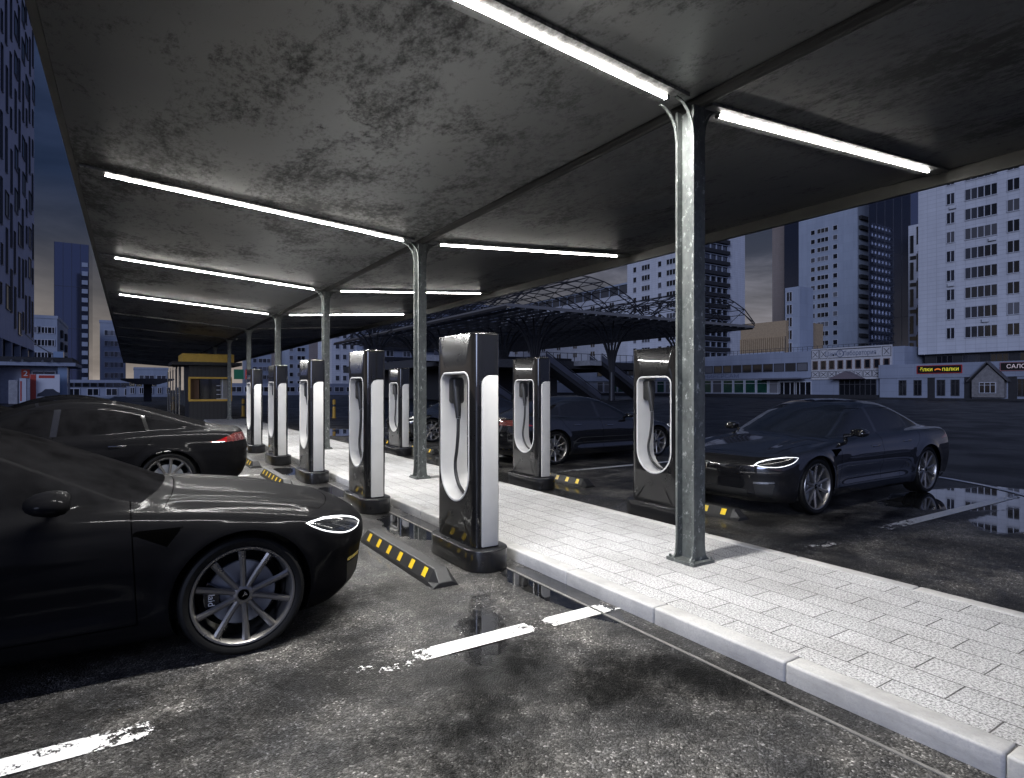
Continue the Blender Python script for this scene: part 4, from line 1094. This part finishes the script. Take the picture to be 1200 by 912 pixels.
# side wall window of the block's end
# --- glass tower, patterned tower, white tower
t, W, H = building('glass_tower','dark mirror-glass office tower right of the white tower','tower','x',1018,0,180.,22.,px2=1067,ztop=85.,m=M_GLS)
b = MB()
for i in range(6): q = W*i/5; b.box(q-.04,q+.04,-.06,-.004,0,85)
for i in range(5): b.box(0,W,-.05,-.004,17.5*i+4,17.5*i+4.07)
obj('mullions', b, M_FDK, t); clean(t)
t, W, H = building('patterned_tower','narrow white tower with a maze of short dark slots beside the glass tower','tower','x',1064.5,265,172.,12.,px2=1081)
sm = [wmesh('slot',.9,4.6,1,.05,frm=M_PANE),wmesh('slot',2.3,.95,1,.05,frm=M_PANE)]
z = 2.
k = 0
while z < H-5:
    for (xx,dz,w_) in ((.35,0,0),(1.9,2.1,0),(.35,5.3,1),(2.2,-.6,1)):
        if z+dz+4.7 < H: obj('slot', sm[w_], None, t, loc=(xx,-.012,z+dz))
    z += 7.0
clean(t)
t, W, H = building('apartment_tower','white tower with a small window column, standing behind the railing of the supermarket','tower','x',936,252,190.,8.,px2=1005,m=FW2)
mA = wmesh('window',1.6,1.7,1,.14); mB = wmesh('window',3.9,1.7,3,.14); 
for k in range(18):
    z = H-8-3.05*k
    if z < 4: break
    for px, mm in ((950,mA),(957.5,mB),(976,mA)): 
        x_ = X_at(936,252,190.)[0]-X_at(px,252,190.)[0]; obj('window', vary(mm), None, t, loc=(x_,-.012,z))
for k in range(18):
    z = H-6-3.05*k
    if z < 4: break
    b = MB(); b.box(W+.004,W+.9,.6,7.4,z,z+1.1); obj('balcony', b, M_DARK, t)
parapet(t,W,8.,H); clean(t)
t, W, H = building('glass_tower','tall blue glass slab behind the white tower, its top hidden by the canopy','tower','x',919,0,240.,20.,px2=1012,ztop=112.,m=M_GLS); clean(t)
t, W, H = building('brown_tower','plain brown slab beside the strip of open sky','tower','x',905,0,262.,20.,px2=921,ztop=118.,m=FBRN); clean(t)
t, W, H = building('stair_tower','slim white lift shaft with glazed landings in front of the white tower','tower','x',920,338,118.,5.,px2=937,m=FW2)
wl = wmesh('landing_window',1.35,2.1,2,.1)
for k in range(6):
    for xx in (.35,): obj('landing_window', wl, None, t, loc=(xx,-.012,H-3.0-2.7*k))
clean(t)
t, W, H = building('office_block','tan office block with close vertical fins and a pale band','offices','x',868,381,117.,14.,px2=921,m=FTAN)
b = MB(); b.box(.0,W,-.06,-.003,1,H-3.4); obj('glazing', b, M_PANE, t)
f = MB()
n = 22
for i in range(n): q = W*(i+.5)/n; f.box(q-.13,q+.13,-.45,-.065,1,H-3.4)
obj('fins', f, FTAN, t)
b = MB(); b.box(0,W,-.55,-.46,H-7.6,H-6.6); obj('pale_band', b, FW2, t); clean(t)
# --- tower with balconies: two visible faces meeting behind the nearest post
CX, CYb = 126., 109.
Yl = X_at(735,300,CX)[0]; Xr = Y_at(873,300,CYb)[0]
t = thing('apartment_tower','large white tower with dark balcony rows, behind the lattice canopy and the nearest post','tower',(CX,CYb,0))
b = MB(); b.box(0,Xr-CX,0,Yl-CYb,-.2,58); obj('wall', b, FW, t)
bw = Xr-CX; mBG = wmesh('balcony_glazing',bw*.66-.6,1.7,6,.14,frm=FB,proud=.5)
for k in range(19):
    z = 3.+3.0*k
    b = MB(); b.box(.6,bw*.66,-1.1,-.02,z,z+1.0); obj('balcony', b, M_DARK, t)
    obj('balcony_glazing', mBG, None, t, loc=(.6,-.06,z+1.01))
mB3 = wmesh('window',3.4,1.7,3,.12); mB1 = wmesh('window',1.5,1.7,1,.12)
for k in range(19):
    z = 3.+3.0*k
    for px, mm in ((742,mB1),(752,mB3),(771,mB1),(781,mB3)):
        yy = X_at(px,300,CX)[0]-CYb; o = obj('window', vary(mm), None, t, loc=(-.012,yy,z)); o.rotation_euler = (0,0,R(-90))
# --- white block with a glazed loft, behind the lattice canopy
t, W, H = building('loft_block','white block with a glazed top storey, behind the lattice vaults','building','x',560,0,142.,14.,px2=735,ztop=34.,m=FW)
b = MB(); b.box(1,W-.5,1.2,12,34.,37.4); obj('glazed_storey', b, glassy('loft_glass',(.06,.065,.075),.1), t)
b = MB()
for i in range(22): q = 1+(W-1.5)*i/21; b.box(q-.12,q+.12,1.0,1.19,34.,37.4)
b.box(.4,W,.7,12.6,37.4,38.0); obj('loft_frame', b, FW2, t)
mL = wmesh('window',2.6,2.0,2,.16)
for k in range(9):
    for i in range(10): obj('window', vary(mL), None, t, loc=(2.2+(W-5)*i/9.6,-.012,3.5+3.3*k))
clean(t)

# --- left side: patterned tower, shop pavilion, far towers
rx, ry = ray(40); tt = -12./rx; Yf = ry*tt
PT = thing('patterned_tower','tall lavender tower with staggered dark slots at the left edge','tower',(-12.,Yf,0),R(90))
# local x runs back towards the camera from the far corner ... facade faces +x in the world
Wp = 29.
b = MB(); b.box(-Wp,0,0,18,7.2,78); obj('wall', b, facade_mat('lavender_cladding',(.58,.60,.74),(.54,.56,.70),3.,3.2,.85), PT)
b = MB(); b.box(-Wp,-.4,.6,18,-.2,7.18); obj('dark_arcade', b, M_DARK, PT)
for i in range(5):
    b = MB(); b.box(-i*6.5-.7,-i*6.5-.0,-.05,.55,-.2,7.18); obj('arcade_pier', b, FB, PT)
ms = [wmesh('slot',1.0,5.2,1,.05,frm=M_PANE),wmesh('slot',2.3,2.9,1,.06,frm=M_PANE),wmesh('slot',.9,2.4,1,.05,frm=M_PANE)]
rng = random.Random(3); cnt = 0; extra = MB()
spots = []
for c in range(9):
    x_ = -2.6-c*3.1; z = 8.4+rng.uniform(0,2.5)
    while z < 70:
        kind = rng.choice((0,1,1,2,0)); hgt = (5.2,2.9,2.4)[kind]; spots.append((x_+rng.uniform(-.3,.5),z,kind)); z += hgt+rng.uniform(1.2,2.6)
spots.sort(key=lambda q: (-q[0])*1.0 + q[1]*.25)
for i, (x_,z,kind) in enumerate(spots):
    if i < 100: obj('slot', ms[kind], None, PT, loc=(x_,-.012,z))
    else:
        w_, h_ = ((1.0,5.2),(2.3,2.9),(.9,2.4))[kind]; extra.box(x_,x_+w_,-.08,.1,z,z+h_)
if extra.v:
    o = obj('slots', extra, M_PANE, PT); o['kind'] = 'stuff'
# shop pavilion
SYp = 84.
def shx(px): return Y_at(px,456,SYp)[0]
Xa, Xb = shx(-8), shx(78)
sh = thing('shop_pavilion','small shop pavilion with a flat spotlit roof edge at the foot of the left tower','shop',(Xa,SYp,0))
w_ = Xb-Xa; zz = lambda py: CAM_H-(py-456.)/700*66.
b = MB(); b.box(.0,w_-.3,.8,9,-.2,zz(428)); obj('wall', b, mat('pavilion_wall',(.30,.33,.40),.6,var=.2), sh)
b = MB(); b.box(-.3,w_+.9,-1.3,9.5,zz(429),zz(425)); obj('roof_edge', b, FB, sh)
b = MB(); b.box(-.1,w_+.6,-1.1,9.2,zz(425)+.004,zz(419)); obj('roof_sign_band', b, M_DARK, sh)
b = MB(); b.box(w_-1.1,w_-.2,-1.2,-.3,zz(419)+.004,zz(412)); b.box(w_-.75,w_+.1,-.6,.75,-.1,zz(429)-.004); obj('glass_corner', b, mat('pale_glass',(.22,.30,.42),.15), sh)
for px in (36,50): 
    q = shx(px)-Xa; obj('pane', wmesh('pane',1.1,2.0,1,.08), None, sh, loc=(q,.78,1.6))
for px in (16,29,52,63):
    q = shx(px)-Xa; b = MB(); b.cyl((q,-1.7,zz(424)),(q,-1.45,zz(423)),.11,.07,n=10); b.tube([(q,-1.45,zz(423)),(q,-1.2,zz(422)),(q,-1.05,zz(422))],.025,6)
    obj('spotlight', b, mat('spot_metal',(.6,.62,.66),.3,.8), sh)
pst = thing('advertising_board','white advertising board with a red stripe and a dark car picture beside the pavilion','board',(shx(38),SYp-1.9,0))
wB = shx(72)-shx(38); zb, zt_ = .35, zz(439)
b = MB(); b.box(0,wB,-.05,.08,zb,zt_); obj('board', b, mat('board_white',(.62,.63,.66),.5), pst)
b = MB(); b.box(.02,.52,-.062,-.052,zb+.02,zt_-.02); b.box(.75,wB-.45,-.062,-.052,zt_-.42,zt_-.12); obj('red_stripe', b, mat('board_red',(.42,.05,.03),.5), pst)
b = MB(); cxx = wB*.64
b.prism([(cxx-1.05,zb+.40),(cxx-1.0,zb+.72),(cxx-.62,zb+.92),(cxx-.35,zb+1.22),(cxx+.35,zb+1.24),(cxx+.66,zb+.95),(cxx+.95,zb+.8),(cxx+1.0,zb+.42)],-.062,-.052,'y'); obj('car_picture', b, mat('print_dark',(.03,.035,.05),.5), pst)
b = MB(); b.prism([(.56,zb+.05),(wB-.05,zb+.05),(wB-.05,zb+.42),(.56,zb+.22)],-.060,-.052,'y'); obj('blue_swoosh', b, mat('print_blue',(.05,.10,.36),.5), pst)
b = MB(); b.box(.2,.32,-.02,.06,-.02,zb); b.box(wB-.32,wB-.2,-.02,.06,-.02,zb); obj('board_legs', b, M_FDK, pst)
ns = thing('number_sign','red sign with the figure 2 on the pavilion front','sign',(shx(24),SYp+.74,zz(443)))
b = MB(); b.box(0,.72,-.10,0,0,zz(433)-zz(443)); obj('sign_panel', b, mat('sign_red',(.50,.07,.03),.5), ns); text_obj('figure','2',mat('sign_white',(.8,.8,.8),.5),.8,(.36,-.105,.47),(R(90),0,0),ns,.004,.01)
kb = thing('info_column','slim grey info column standing left of the advertising board','column',(shx(15),SYp-2.4,0)); b = MB(); b.box(0,.75,-.3,.3,0,zz(446)); obj('column_body', b, M_CONC, kb, bevel=.04)
b = MB(); b.box(.9,1.45,-.3,.3,.0,zz(444)); obj('column_panel', b, mat('white_panel',(.5,.52,.56),.5), kb); b = MB(); b.box(.95,1.08,-.312,-.302,.3,zz(447)); obj('red_lettering_strip', b, mat('strip_red',(.4,.06,.04),.5), kb)
cbl = MB(); cbl.tube([(-9.9,85.,zz(396)+.5),(-8.7,84.6,zz(405)),(-7.2,84.2,zz(416))],.06,6); tag(obj('awning_stay', cbl, M_FDK), 'thin dark stay sloping down to the pavilion roof','stay')
# far towers to the left of the canopy and under it
def far_tower(name, label, px0, px1, top, Y, cols, F=3.1, ww=2.4, m=None, side=True, depth=16., base=3., group=None, maxn=40, ztop=None):
    t, W, H = building(name,label,'tower','y',px0,top,Y,depth,px2=px1,m=m or FW2,group=group,ztop=ztop)
    for fx, n in cols:
        mm = wmesh('window',ww*n/1.6,1.7,n,.14)
        for k in range(maxn):
            z = H-4.-F*k
            if z < base: break
            obj('window', vary(mm), None, t, loc=(fx*W-ww*n/3.2,-.012,z))
    if side:
        for k in range(maxn):
            z = H-4.-F*k
            if z < base: break
            for q in (.3,.7):
                b = MB(); b.box(W+.004,W+.5,depth*q-1.5,depth*q+1.5,z-.3,z+1.6); obj('side_balcony', b, M_DARK, t)
    parapet(t,W,depth,H,FW2); clean(t)
    return t
far_tower('far_tower','white far tower beside the left patterned tower, left of the dark glass skyscraper',34,67,371,185.,[(.30,1),(.55,2),(.78,1)],depth=30.)
t, W, H = building('skyscraper','dark blue glass skyscraper standing alone in the left gap of sky','tower','y',63.5,283,300.,30.,px2=104,m=M_GLS)
b = MB()
for i in range(5): q=W*i/4; b.box(q-.06,q+.06,-.10,-.004,0,H)
for k in range(3): b.box(0,W,-.08,-.004,9.+k*17,9.12+k*17)
obj('mullions', b, M_FDK, t)
for k in range(15):
    b = MB(); b.box(W-2.3,W-.3,-.5,-.16,1.+3.6*k,2.8+3.6*k); obj('balcony', b, FW2, t)
    if k > 13: break
clean(t)
far_tower('far_tower','white far tower with three window columns at the left edge of the canopy',117,147,377,210.,[(.28,1),(.55,2),(.82,1)],side=False)
far_tower('far_tower','low white far block seen under the far end of the canopy',157,197,432,250.,[(.22,1),(.45,2),(.8,2)],side=False)
t, W, H = building('low_block','long low white block across the far end of the car park, left of the booth','building','y',72,445,150.,10.,px2=152,m=FB)
mm = wmesh('ribbon_window',1.15,.9,1,.1,frm=M_FDK)
for i in range(12): obj('ribbon_window', mm, None, t, loc=(.8+i*1.32,-.012,H-1.5))
for i in range(5): obj('shop_front_pane', wmesh('shop_front_pane',2.0,1.5,2,.1), None, t, loc=(1.0+i*3.2,-.012,.2))
clean(t)
t, W, H = building('low_block','low white building behind the mushroom shelter','building','y',148,453,140.,8.,px2=197,m=FB)
for i in range(6): obj('window', wmesh('window',.8,1.3,2,.1), None, t, loc=(.6+i*1.55,-.012,.6))
clean(t)
ms_ = thing('mushroom_shelter','dark flat shelter roof on one thick stem, far left of the booth','shelter',(Y_at(173,456,92.)[0],92.,0))
b = MB(); b.prism([(-2.95,zz(447)+.5),(2.95,zz(447)+.5),(2.95,zz(447)+.3),(1.2,zz(447)-.25),(-1.2,zz(447)-.25),(-2.95,zz(447)+.3)],-2.,2.,'y'); obj('shelter_roof', b, M_DARK, ms_)
b = MB(); b.box(-.45,.45,-.45,.45,-.1,zz(447)-.254); obj('stem', b, M_DARK, ms_)
pv = MB(); q = [Y_at(78,463,0)[0] if False else None]
pg_ = lambda px, py: (lambda d: at(px,py,d))(700*CAM_H/(py-456.))
pts = [pg_(60,462.2),pg_(140,462.2),pg_(128,467.6),pg_(60,467.6)]
pv.add([(p.x,p.y,.006) for p in pts],[(3,2,1,0)]); struct('pavement', pv, mat('pale_paving',(.42,.43,.45),.5,var=.1))

# buildings seen under the canopy between booth and posts
far_tower('far_tower','white far tower right of the booth, seen under the canopy between two posts',292,318,395,240.,[(.25,1),(.6,2),(.88,1)],side=False,ztop=34.)
t, W, H = building('brown_tower','plain brown slab seen under the canopy beside the fourth post','tower','y',318,395,300.,12.,px2=338,ztop=44.,m=FBRN); clean(t)
far_tower('far_tower','white far tower seen under the canopy left of the third post',339,362,395,230.,[(.1,1),(.6,2)],side=False,ztop=38.,m=FW2)
t, W, H = building('brown_tower','plain brown slab seen under the canopy just left of the third post','tower','y',362,395,290.,12.,px2=389,ztop=50.,m=FBRN); clean(t)
t = far_tower('far_tower','pale tower with rows of deep round-cornered windows, right of the third post',389,424,370,180.,[(.18,1),(.42,1),(.66,1),(.9,1)],side=False,ztop=24.,ww=2.2,m=FW,F=3.2)
t, W, H = building('balcony_block','long white block with dark balcony rows behind the tree-shaped columns','building','y',424,380,175.,14.,px2=585,ztop=30.,m=FB)
for k in range(8):
    z = 4.+3.2*k
    b = MB(); b.box(.5,W-.5,-1.1,-.02,z,z+1.0); obj('balcony', b, M_DARK, t)
    for i in range(8): obj('window', wmesh('window',3.2,1.6,2,.14) if k==0 and i==0 else bpy.data.meshes['window.999'] if False else mL, None, t, loc=(2.+i*(W-4)/8,-.012,z+1.1))
clean(t)
t, W, H = building('low_block','low white market row with a dark base, right of the booth under the canopy','building','y',262,449,160.,8.,px2=480,m=FB)
mq_ = wmesh('shop_front_pane',2.6,1.4,2,.12)
for i in range(14): obj('shop_front_pane', mq_, None, t, loc=(1.5+i*(W-4)/14,-.012,.8))
clean(t)
gsn = thing('shop_sign','green and red shop sign on the far market row beside the booth','sign',(Y_at(274,456,159.4)[0],159.4,0))
z_ = lambda py: CAM_H-(py-456.)/700*140.
b = MB(); b.box(0,2.2,-.1,0,z_(444),z_(432)); obj('sign_panel', b, mat('sign_green',(.02,.10,.06),.5,emit=(.02,.2,.10),es=.12), gsn)
b = MB(); b.box(2.6,4.0,-.1,0,z_(444),z_(432)); obj('sign_panel', b, mat('sign_dark_red',(.3,.04,.03),.5,emit=(.35,.03,.03),es=.35), gsn)

# --- lattice canopy of the metro station on tree-shaped columns
A = at(595,357,65.); AX, AY, AZ = A
BX = Y_at(884,384,AY)[0]; Lx = BX-AX; Ly = 66.
mt = thing('lattice_canopy','dark steel lattice canopy with two arched vaults on tree-shaped columns beyond the parked cars','canopy',(AX,AY,0))
b = MB(); b.box(0,Lx,-.0,.25,AZ-.2,AZ+.15); b.box(0,.25,.26,Ly,AZ-.2,AZ+.15); b.box(Lx-.25,Lx,.26,Ly,AZ-.2,AZ+.15); obj('eave_beam', b, mat('grey_eave',(.16,.155,.15),.5), mt)
ds = MB()
for i in range(25): q = Lx*i/24; ds.box(q-.07,q+.07,.26,Ly,AZ-.36,AZ-.06)
for i in range(22): q = .3+(Ly-.3)*i/21; ds.box(.26,Lx-.26,q-.06,q+.06,AZ-.15,AZ-.02)
for i in range(24): q = Lx*(i+.5)/24; ds.box(q-.025,q+.025,.3,Ly,AZ+.0,AZ+.05)
for i in range(30): q = .4+(Ly-.5)*i/29; ds.box(.3,Lx-.3,q-.03,q+.03,AZ-.05,AZ-.005)
obj('roof_deck', ds, mat('deck_glass_dirty',(.022,.022,.024),.5,var=.3), mt)
def vault(x0, x1, y0, y1, rise, nx=9, ny=12, r=.075):
    v = MB(); dz = .75
    def P(i,j,up):
        u = i/nx; return (x0+(x1-x0)*u, y0+(y1-y0)*j/ny, AZ+.1+rise*math.sin(math.pi*u)**.8+(dz if up and 0<u<1 else (dz*.4 if up else 0)))
    for j in range(ny+1):
        for i in range(nx):
            v.cyl(P(i,j,0),P(i+1,j,0),r,n=4,caps=False); v.cyl(P(i,j,1),P(i+1,j,1),r,n=4,caps=False)
            v.cyl(P(i,j,0),P(i+1,j,1),r*.7,n=4,caps=False)
        if j < ny:
            for i in range(nx+1):
                v.cyl(P(i,j,1),P(i,j+1,1),r*.8,n=4,caps=False)
                if i%2==0: v.cyl(P(i,j,0),P(i,j+1,0),r*.8,n=4,caps=False)
                if i<nx: v.cyl(P(i,j,1),P(i+1,j+1,1),r*.6,n=4,caps=False)
    return v
obj('arched_vault', vault(1.0,Lx*.5,1.,Ly-4,3.6), M_DST, mt); obj('arched_vault', vault(Lx*.5,Lx-.6,-.5,Ly-8,3.3), M_DST, mt)
tc = MB(); nb = 14
tc.cyl((0,0,-.1),(0,0,AZ*.42),.42,.36,n=14)
for k in range(nb):
    a = 2*math.pi*k/nb; pts = []
    for u in np.linspace(0,1,9):
        rr_ = .30+4.3*(1-math.cos(u*math.pi/2)); z = AZ*.36+(AZ*.62)*math.sin(u*math.pi/2)
        pts.append((rr_*math.cos(a),rr_*math.sin(a),z))
    tc.tube(pts,[.12,.12,.11,.11,.10,.10,.09,.09,.09],6)
for rr_, z in ((1.2,AZ*.78),(2.6,AZ*.92)):
    ring = [(rr_*math.cos(2*math.pi*q/20),rr_*math.sin(2*math.pi*q/20),z) for q in range(21)]; tc.tube(ring,.06,5)
mtc = mesh_of(tc,'tree_column',M_DST,smooth=50)
for px, Yc in ((717,AY+6.5),(627,AY+8),(797,AY+6),(590,AY+22),(520,AY+30),(440,AY+36),(490,AY+42)):
    Xc = Y_at(px,456,Yc)[0]; obj('tree_column', mtc, None, mt, loc=(Xc-AX,Yc-AY,0))
# raised station hall and stairs below it
zd = 5.6
hall = thing('station_hall','dark raised station hall under the lattice canopy','station',(AX-2,AY+13,0))
hw = Lx*.86
b = MB(); b.box(0,hw,0,40,zd-1.1,zd); obj('hall_floor', b, mat('hall_concrete',(.05,.05,.052),.7,var=.3), hall)
b = MB(); b.box(6,hw-14,6,38,-.1,zd-1.104); obj('lower_wall', b, M_DARK, hall)
b = MB(); b.box(8,hw-8,10,36,zd+.004,zd+1.0); obj('hall_kiosks', b, M_DARK, hall)
b = MB()
for i in range(30): q = .1+(hw-.2)*i/29; b.box(q-.03,q+.03,.05,.1,zd,zd+1.1)
b.box(0,hw,.04,.11,zd+1.1,zd+1.16); obj('hall_railing', b, M_DST, hall)
stm = MB(); run = 9.5; nst = 24
stm.prism([(0,zd-.6),(0,zd)]+[p for i in range(nst) for p in ((run*(i+1)/nst,zd-zd*i/nst),(run*(i+1)/nst,zd-zd*(i+1)/nst))]+[(run-.9,0)],0,2.6,'y')
mst = mesh_of(stm,'flight',mat('dark_steps',(.022,.022,.024),.6,var=.2))
rlm = MB()
for yy in (-.06,2.62): rlm.tube([(0,yy,zd+1.0),(run,yy,1.0),(run+.5,yy,1.0)],.075,8); rlm.prism([(0,zd-.1),(0,zd+.8),(run,.8),(run,-.0+.05)],yy-.03,yy+.03,'y')
mrl = mesh_of(rlm,'handrail',[mat('steel_handrail',(.12,.12,.13),.3,.8)])
for px, lab in ((640,'dark stairway with steel handrails below the station hall, behind the red-lamp car'),(705,'second stairway with steel handrails, half hidden by the charger at the nearest post'),(520,'stairway under the lattice canopy behind the second steel post')):
    Ys = AY+9.5; Xs = Y_at(px,456,Ys)[0]; s_ = thing('staircase',lab,'stairs',(Xs,Ys,0)); obj('flight', mst, None, s_); obj('handrail', mrl, None, s_)
    b = MB(); b.box(-2.2,-.004,0,3.6,zd-.7,zd-.004); obj('landing', b, M_CONC, s_)

# ---------------------------------------------------------------- ticket booth, posts and bollards at the end of the walkway
BY = 33.
bx = lambda px: Y_at(px,456,BY)[0]
bz = lambda py: CAM_H-(py-456.)/700*29.6
b0, b1 = bx(221.5), bx(271.)
bo = thing('ticket_booth','dark ticket booth with yellow roof band and yellow trim at the end of the walkway','booth',(b0,BY,0)); bw = b1-b0; BD = 2.6
MBD = facade_mat('booth_cladding',(.014,.014,.016),(.012,.012,.014),.18,4.,.5); MYL = mat('booth_yellow',(.50,.30,.035),.5,var=.2); MYD = mat('booth_trim_yellow',(.46,.27,.03),.5)
b = MB(); b.box(0,bw,0,BD,0,bz(468)); b.box(0,bw,0,BD,bz(444),bz(427)); b.box(0,.08,0,BD,bz(468),bz(444)); b.box(bw-.08,bw,0,BD,bz(468),bz(444)); b.box(.08,bw-.08,BD-.08,BD,bz(468),bz(444)); obj('wall', b, MBD, bo)
b = MB(); b.box(-.03,bw+.03,-.035,.03,bz(470.3),bz(468)); b.box(-.03,bw+.03,-.035,.03,bz(444),bz(442)); b.box(-.035,.06,-.034,.06,bz(468)+.002,bz(444)-.002); b.box(bw-.06,bw+.03,-.034,.06,bz(468)+.002,bz(444)-.002); obj('window_trim', b, MYD, bo)
b = MB(); b.box(-.75,bw+.45,-.35,BD+.3,bz(428.5),bz(424.8)); obj('eave', b, mat('booth_eave',(.008,.008,.009),.6), bo)
b = MB(); b.box(-.30,bw+.10,-.25,BD,bz(424.8)+.003,bz(415.3)); obj('roof_band', b, MYL, bo)
b = MB(); b.box(.5,bw-.45,.3,.34,bz(468),bz(444)); obj('dark_pane', b, M_PANE, bo)
b = MB()
for i in range(6): b.box(.10+i*.06,.14+i*.06,.16,.22,bz(467.5),bz(444.2))
obj('curtain', b, mat('brown_curtain',(.16,.09,.055),.8), bo)
b = MB(); xs_ = bw-.62
b.box(xs_,xs_+.5,.45,.49,bz(468),bz(444))
for i in range(4): b.box(xs_-.02,xs_+.52,.2,.45,bz(468)+.22*i,bz(468)+.22*i+.03)
b.box(xs_+.23,xs_+.26,.19,.45,bz(468),bz(444)); obj('white_shelves', b, mat('white_shelf',(.42,.43,.46),.5), bo)
MPST = mat('steel_post_pale',(.16,.15,.13),.35,.5)
pr = MB(); pr.box(-.035,.035,-.035,.035,0,2.75); pr.box(-.07,.07,-.07,.07,0,.03); pr.box(-.012,.012,-.055,.055,2.75,2.95)
mpr = mesh_of(pr,'steel_post',MPST,bevel=.008)
LP = ['slim pale steel post just behind the ticket booth','second slim steel post in the row behind the booth','third slim steel post in the row behind the booth','fourth slim steel post in the row behind the booth','farthest slim steel post in the row behind the booth']
for k, lab in enumerate(LP):
    o = obj('steel_post', mpr, None, None, loc=(2.2,36.6+2.85*k,0)); tag(o, lab, 'post', 'steel posts behind the booth')
bm_ = MB(); bm_.cyl((0,0,0),(0,0,.98),.085,n=18); bm_.cyl((0,0,.98),(0,0,1.02),.085,.05,n=18); bm_.cyl((0,0,0),(0,0,.03),.13,n=18)
mbl = mesh_of(bm_,'bollard',MYD,smooth=40); bd = MB(); bd.cyl((0,0,.62),(0,0,.74),.0865,n=18,caps=False); mbd = mesh_of(bd,'band',mat('dark_band',(.02,.02,.02),.4))
BL = [(254.5,490,'yellow bollard standing in front of the booth window'),(285,488,'yellow bollard just right of the booth, at the walkway end'),(376,490,'yellow bollard left of the third canopy post'),(391.5,490,'yellow bollard right of the third canopy post'),(203,480,'yellow bollard beside the slim posts left of the booth'),(300,487,'yellow bollard seen behind the farthest charging post')]
for px, py, lab in BL:
    p = at(px,py,700*CAM_H/(py-456.)); o = obj('bollard', mbl, None, None, loc=(p.x,p.y,0)); obj('band', mbd, None, o); tag(o, lab, 'bollard', 'yellow bollards')

# ---------------------------------------------------------------- sky, sun, camera
w = bpy.data.worlds.new('World'); SC.world = w; w.use_nodes = True
t = NT.__new__(NT); t.t = w.node_tree; t.n = t.t.nodes; t.l = t.t.links
bg = t.n['Background']
sky = t.new('ShaderNodeTexSky', sky_type='NISHITA'); sky.sun_disc = False
sky.sun_elevation = R(SUN_EL); sky.sun_rotation = R(SUN_ROT); sky.air_density = 1.0; sky.dust_density = 1.2; sky.ozone_density = 3.0
c = t.coord('Generated')
n = t.noise(t.mapping(c,scale=(1,1,2.4)), 2.6, 9, .64, .5)
sp = t.new('ShaderNodeSeparateXYZ'); t.link(c, sp.inputs[0])
el = t.math('MAXIMUM', sp.outputs[2], 0.)
# dusk: warm grey haze at the horizon, navy above it; the brighter, bluer half of the sky lies behind the camera
grad = t.ramp(el, [(0.,(.30,.26,.235)),(.08,(.235,.205,.19)),(.13,(.115,.103,.100)),(.20,(.036,.036,.046)),(.28,(.012,.017,.036)),(.6,(.030,.042,.085)),(1.,(.085,.115,.21))])
cloud = t.ramp(n, [(.42,0.),(.62,1.)])
east = t.math('MULTIPLY', t.ramp(sp.outputs[0], [(.2,0.),(.75,1.)]), t.ramp(el, [(0.,1.),(.45,0.)]))
grad = t.mix(t.math('MULTIPLY', east, t.math('ADD', t.math('MULTIPLY', cloud, .6), .3)), grad, (.24,.235,.28))
grad = t.mix(1., grad, t.ramp(n, [(.36,.55),(.50,.95),(.64,1.45)]), 'MULTIPLY')
bk = t.math('ADD', t.math('MULTIPLY', sp.outputs[0], -.05), t.math('MULTIPLY', sp.outputs[1], -1.))
back = t.ramp(t.math('MULTIPLY_ADD', bk, .5, .5), [(.48,0.),(.72,1.)])
col = t.mix(back, grad, SKY_BACK)
nis = t.mix(1., sky.outputs[0], SKY_TINT, 'MULTIPLY')
col = t.mix(1., col, nis, 'ADD')
t.link(col, bg.inputs[0]); bg.inputs[1].default_value = 1.0
sun = bpy.data.lights.new('dusk_sun','SUN'); sun.energy = SUN_E; sun.angle = R(SUN_ANG); sun.color = SUN_COL
so = bpy.data.objects.new('dusk_sun', sun); COL.objects.link(so)
el, az = R(LAMP_EL), R(LAMP_AZ)
d = Vector((math.cos(el)*math.cos(az), math.cos(el)*math.sin(az), math.sin(el)))     # towards the light
so.rotation_euler = d.to_track_quat('Z','Y').to_euler(); so.location = (0,0,120)
cam = bpy.data.cameras.new('camera'); cam.sensor_width = 36; cam.lens = 700/1200*36; cam.clip_start = .05; cam.clip_end = 3000
co = bpy.data.objects.new('camera', cam); COL.objects.link(co); co.location = (0,0,CAM_H); co.rotation_euler = (R(90),0,-YAW); SC.camera = co
SC.render.engine = 'CYCLES'; SC.cycles.use_denoising = True
try: SC.cycles.denoiser = 'OPENIMAGEDENOISE'
except Exception: pass
SC.cycles.max_bounces = 7; SC.cycles.diffuse_bounces = 3; SC.cycles.glossy_bounces = 4; SC.cycles.transparent_max_bounces = 6
SC.cycles.sample_clamp_indirect = 6; SC.cycles.caustics_reflective = False; SC.cycles.caustics_refractive = False
vs = SC.view_settings; vs.view_transform = 'Standard'; vs.look = 'None'; vs.exposure = EXPO; vs.gamma = 1; vs.use_curve_mapping = False
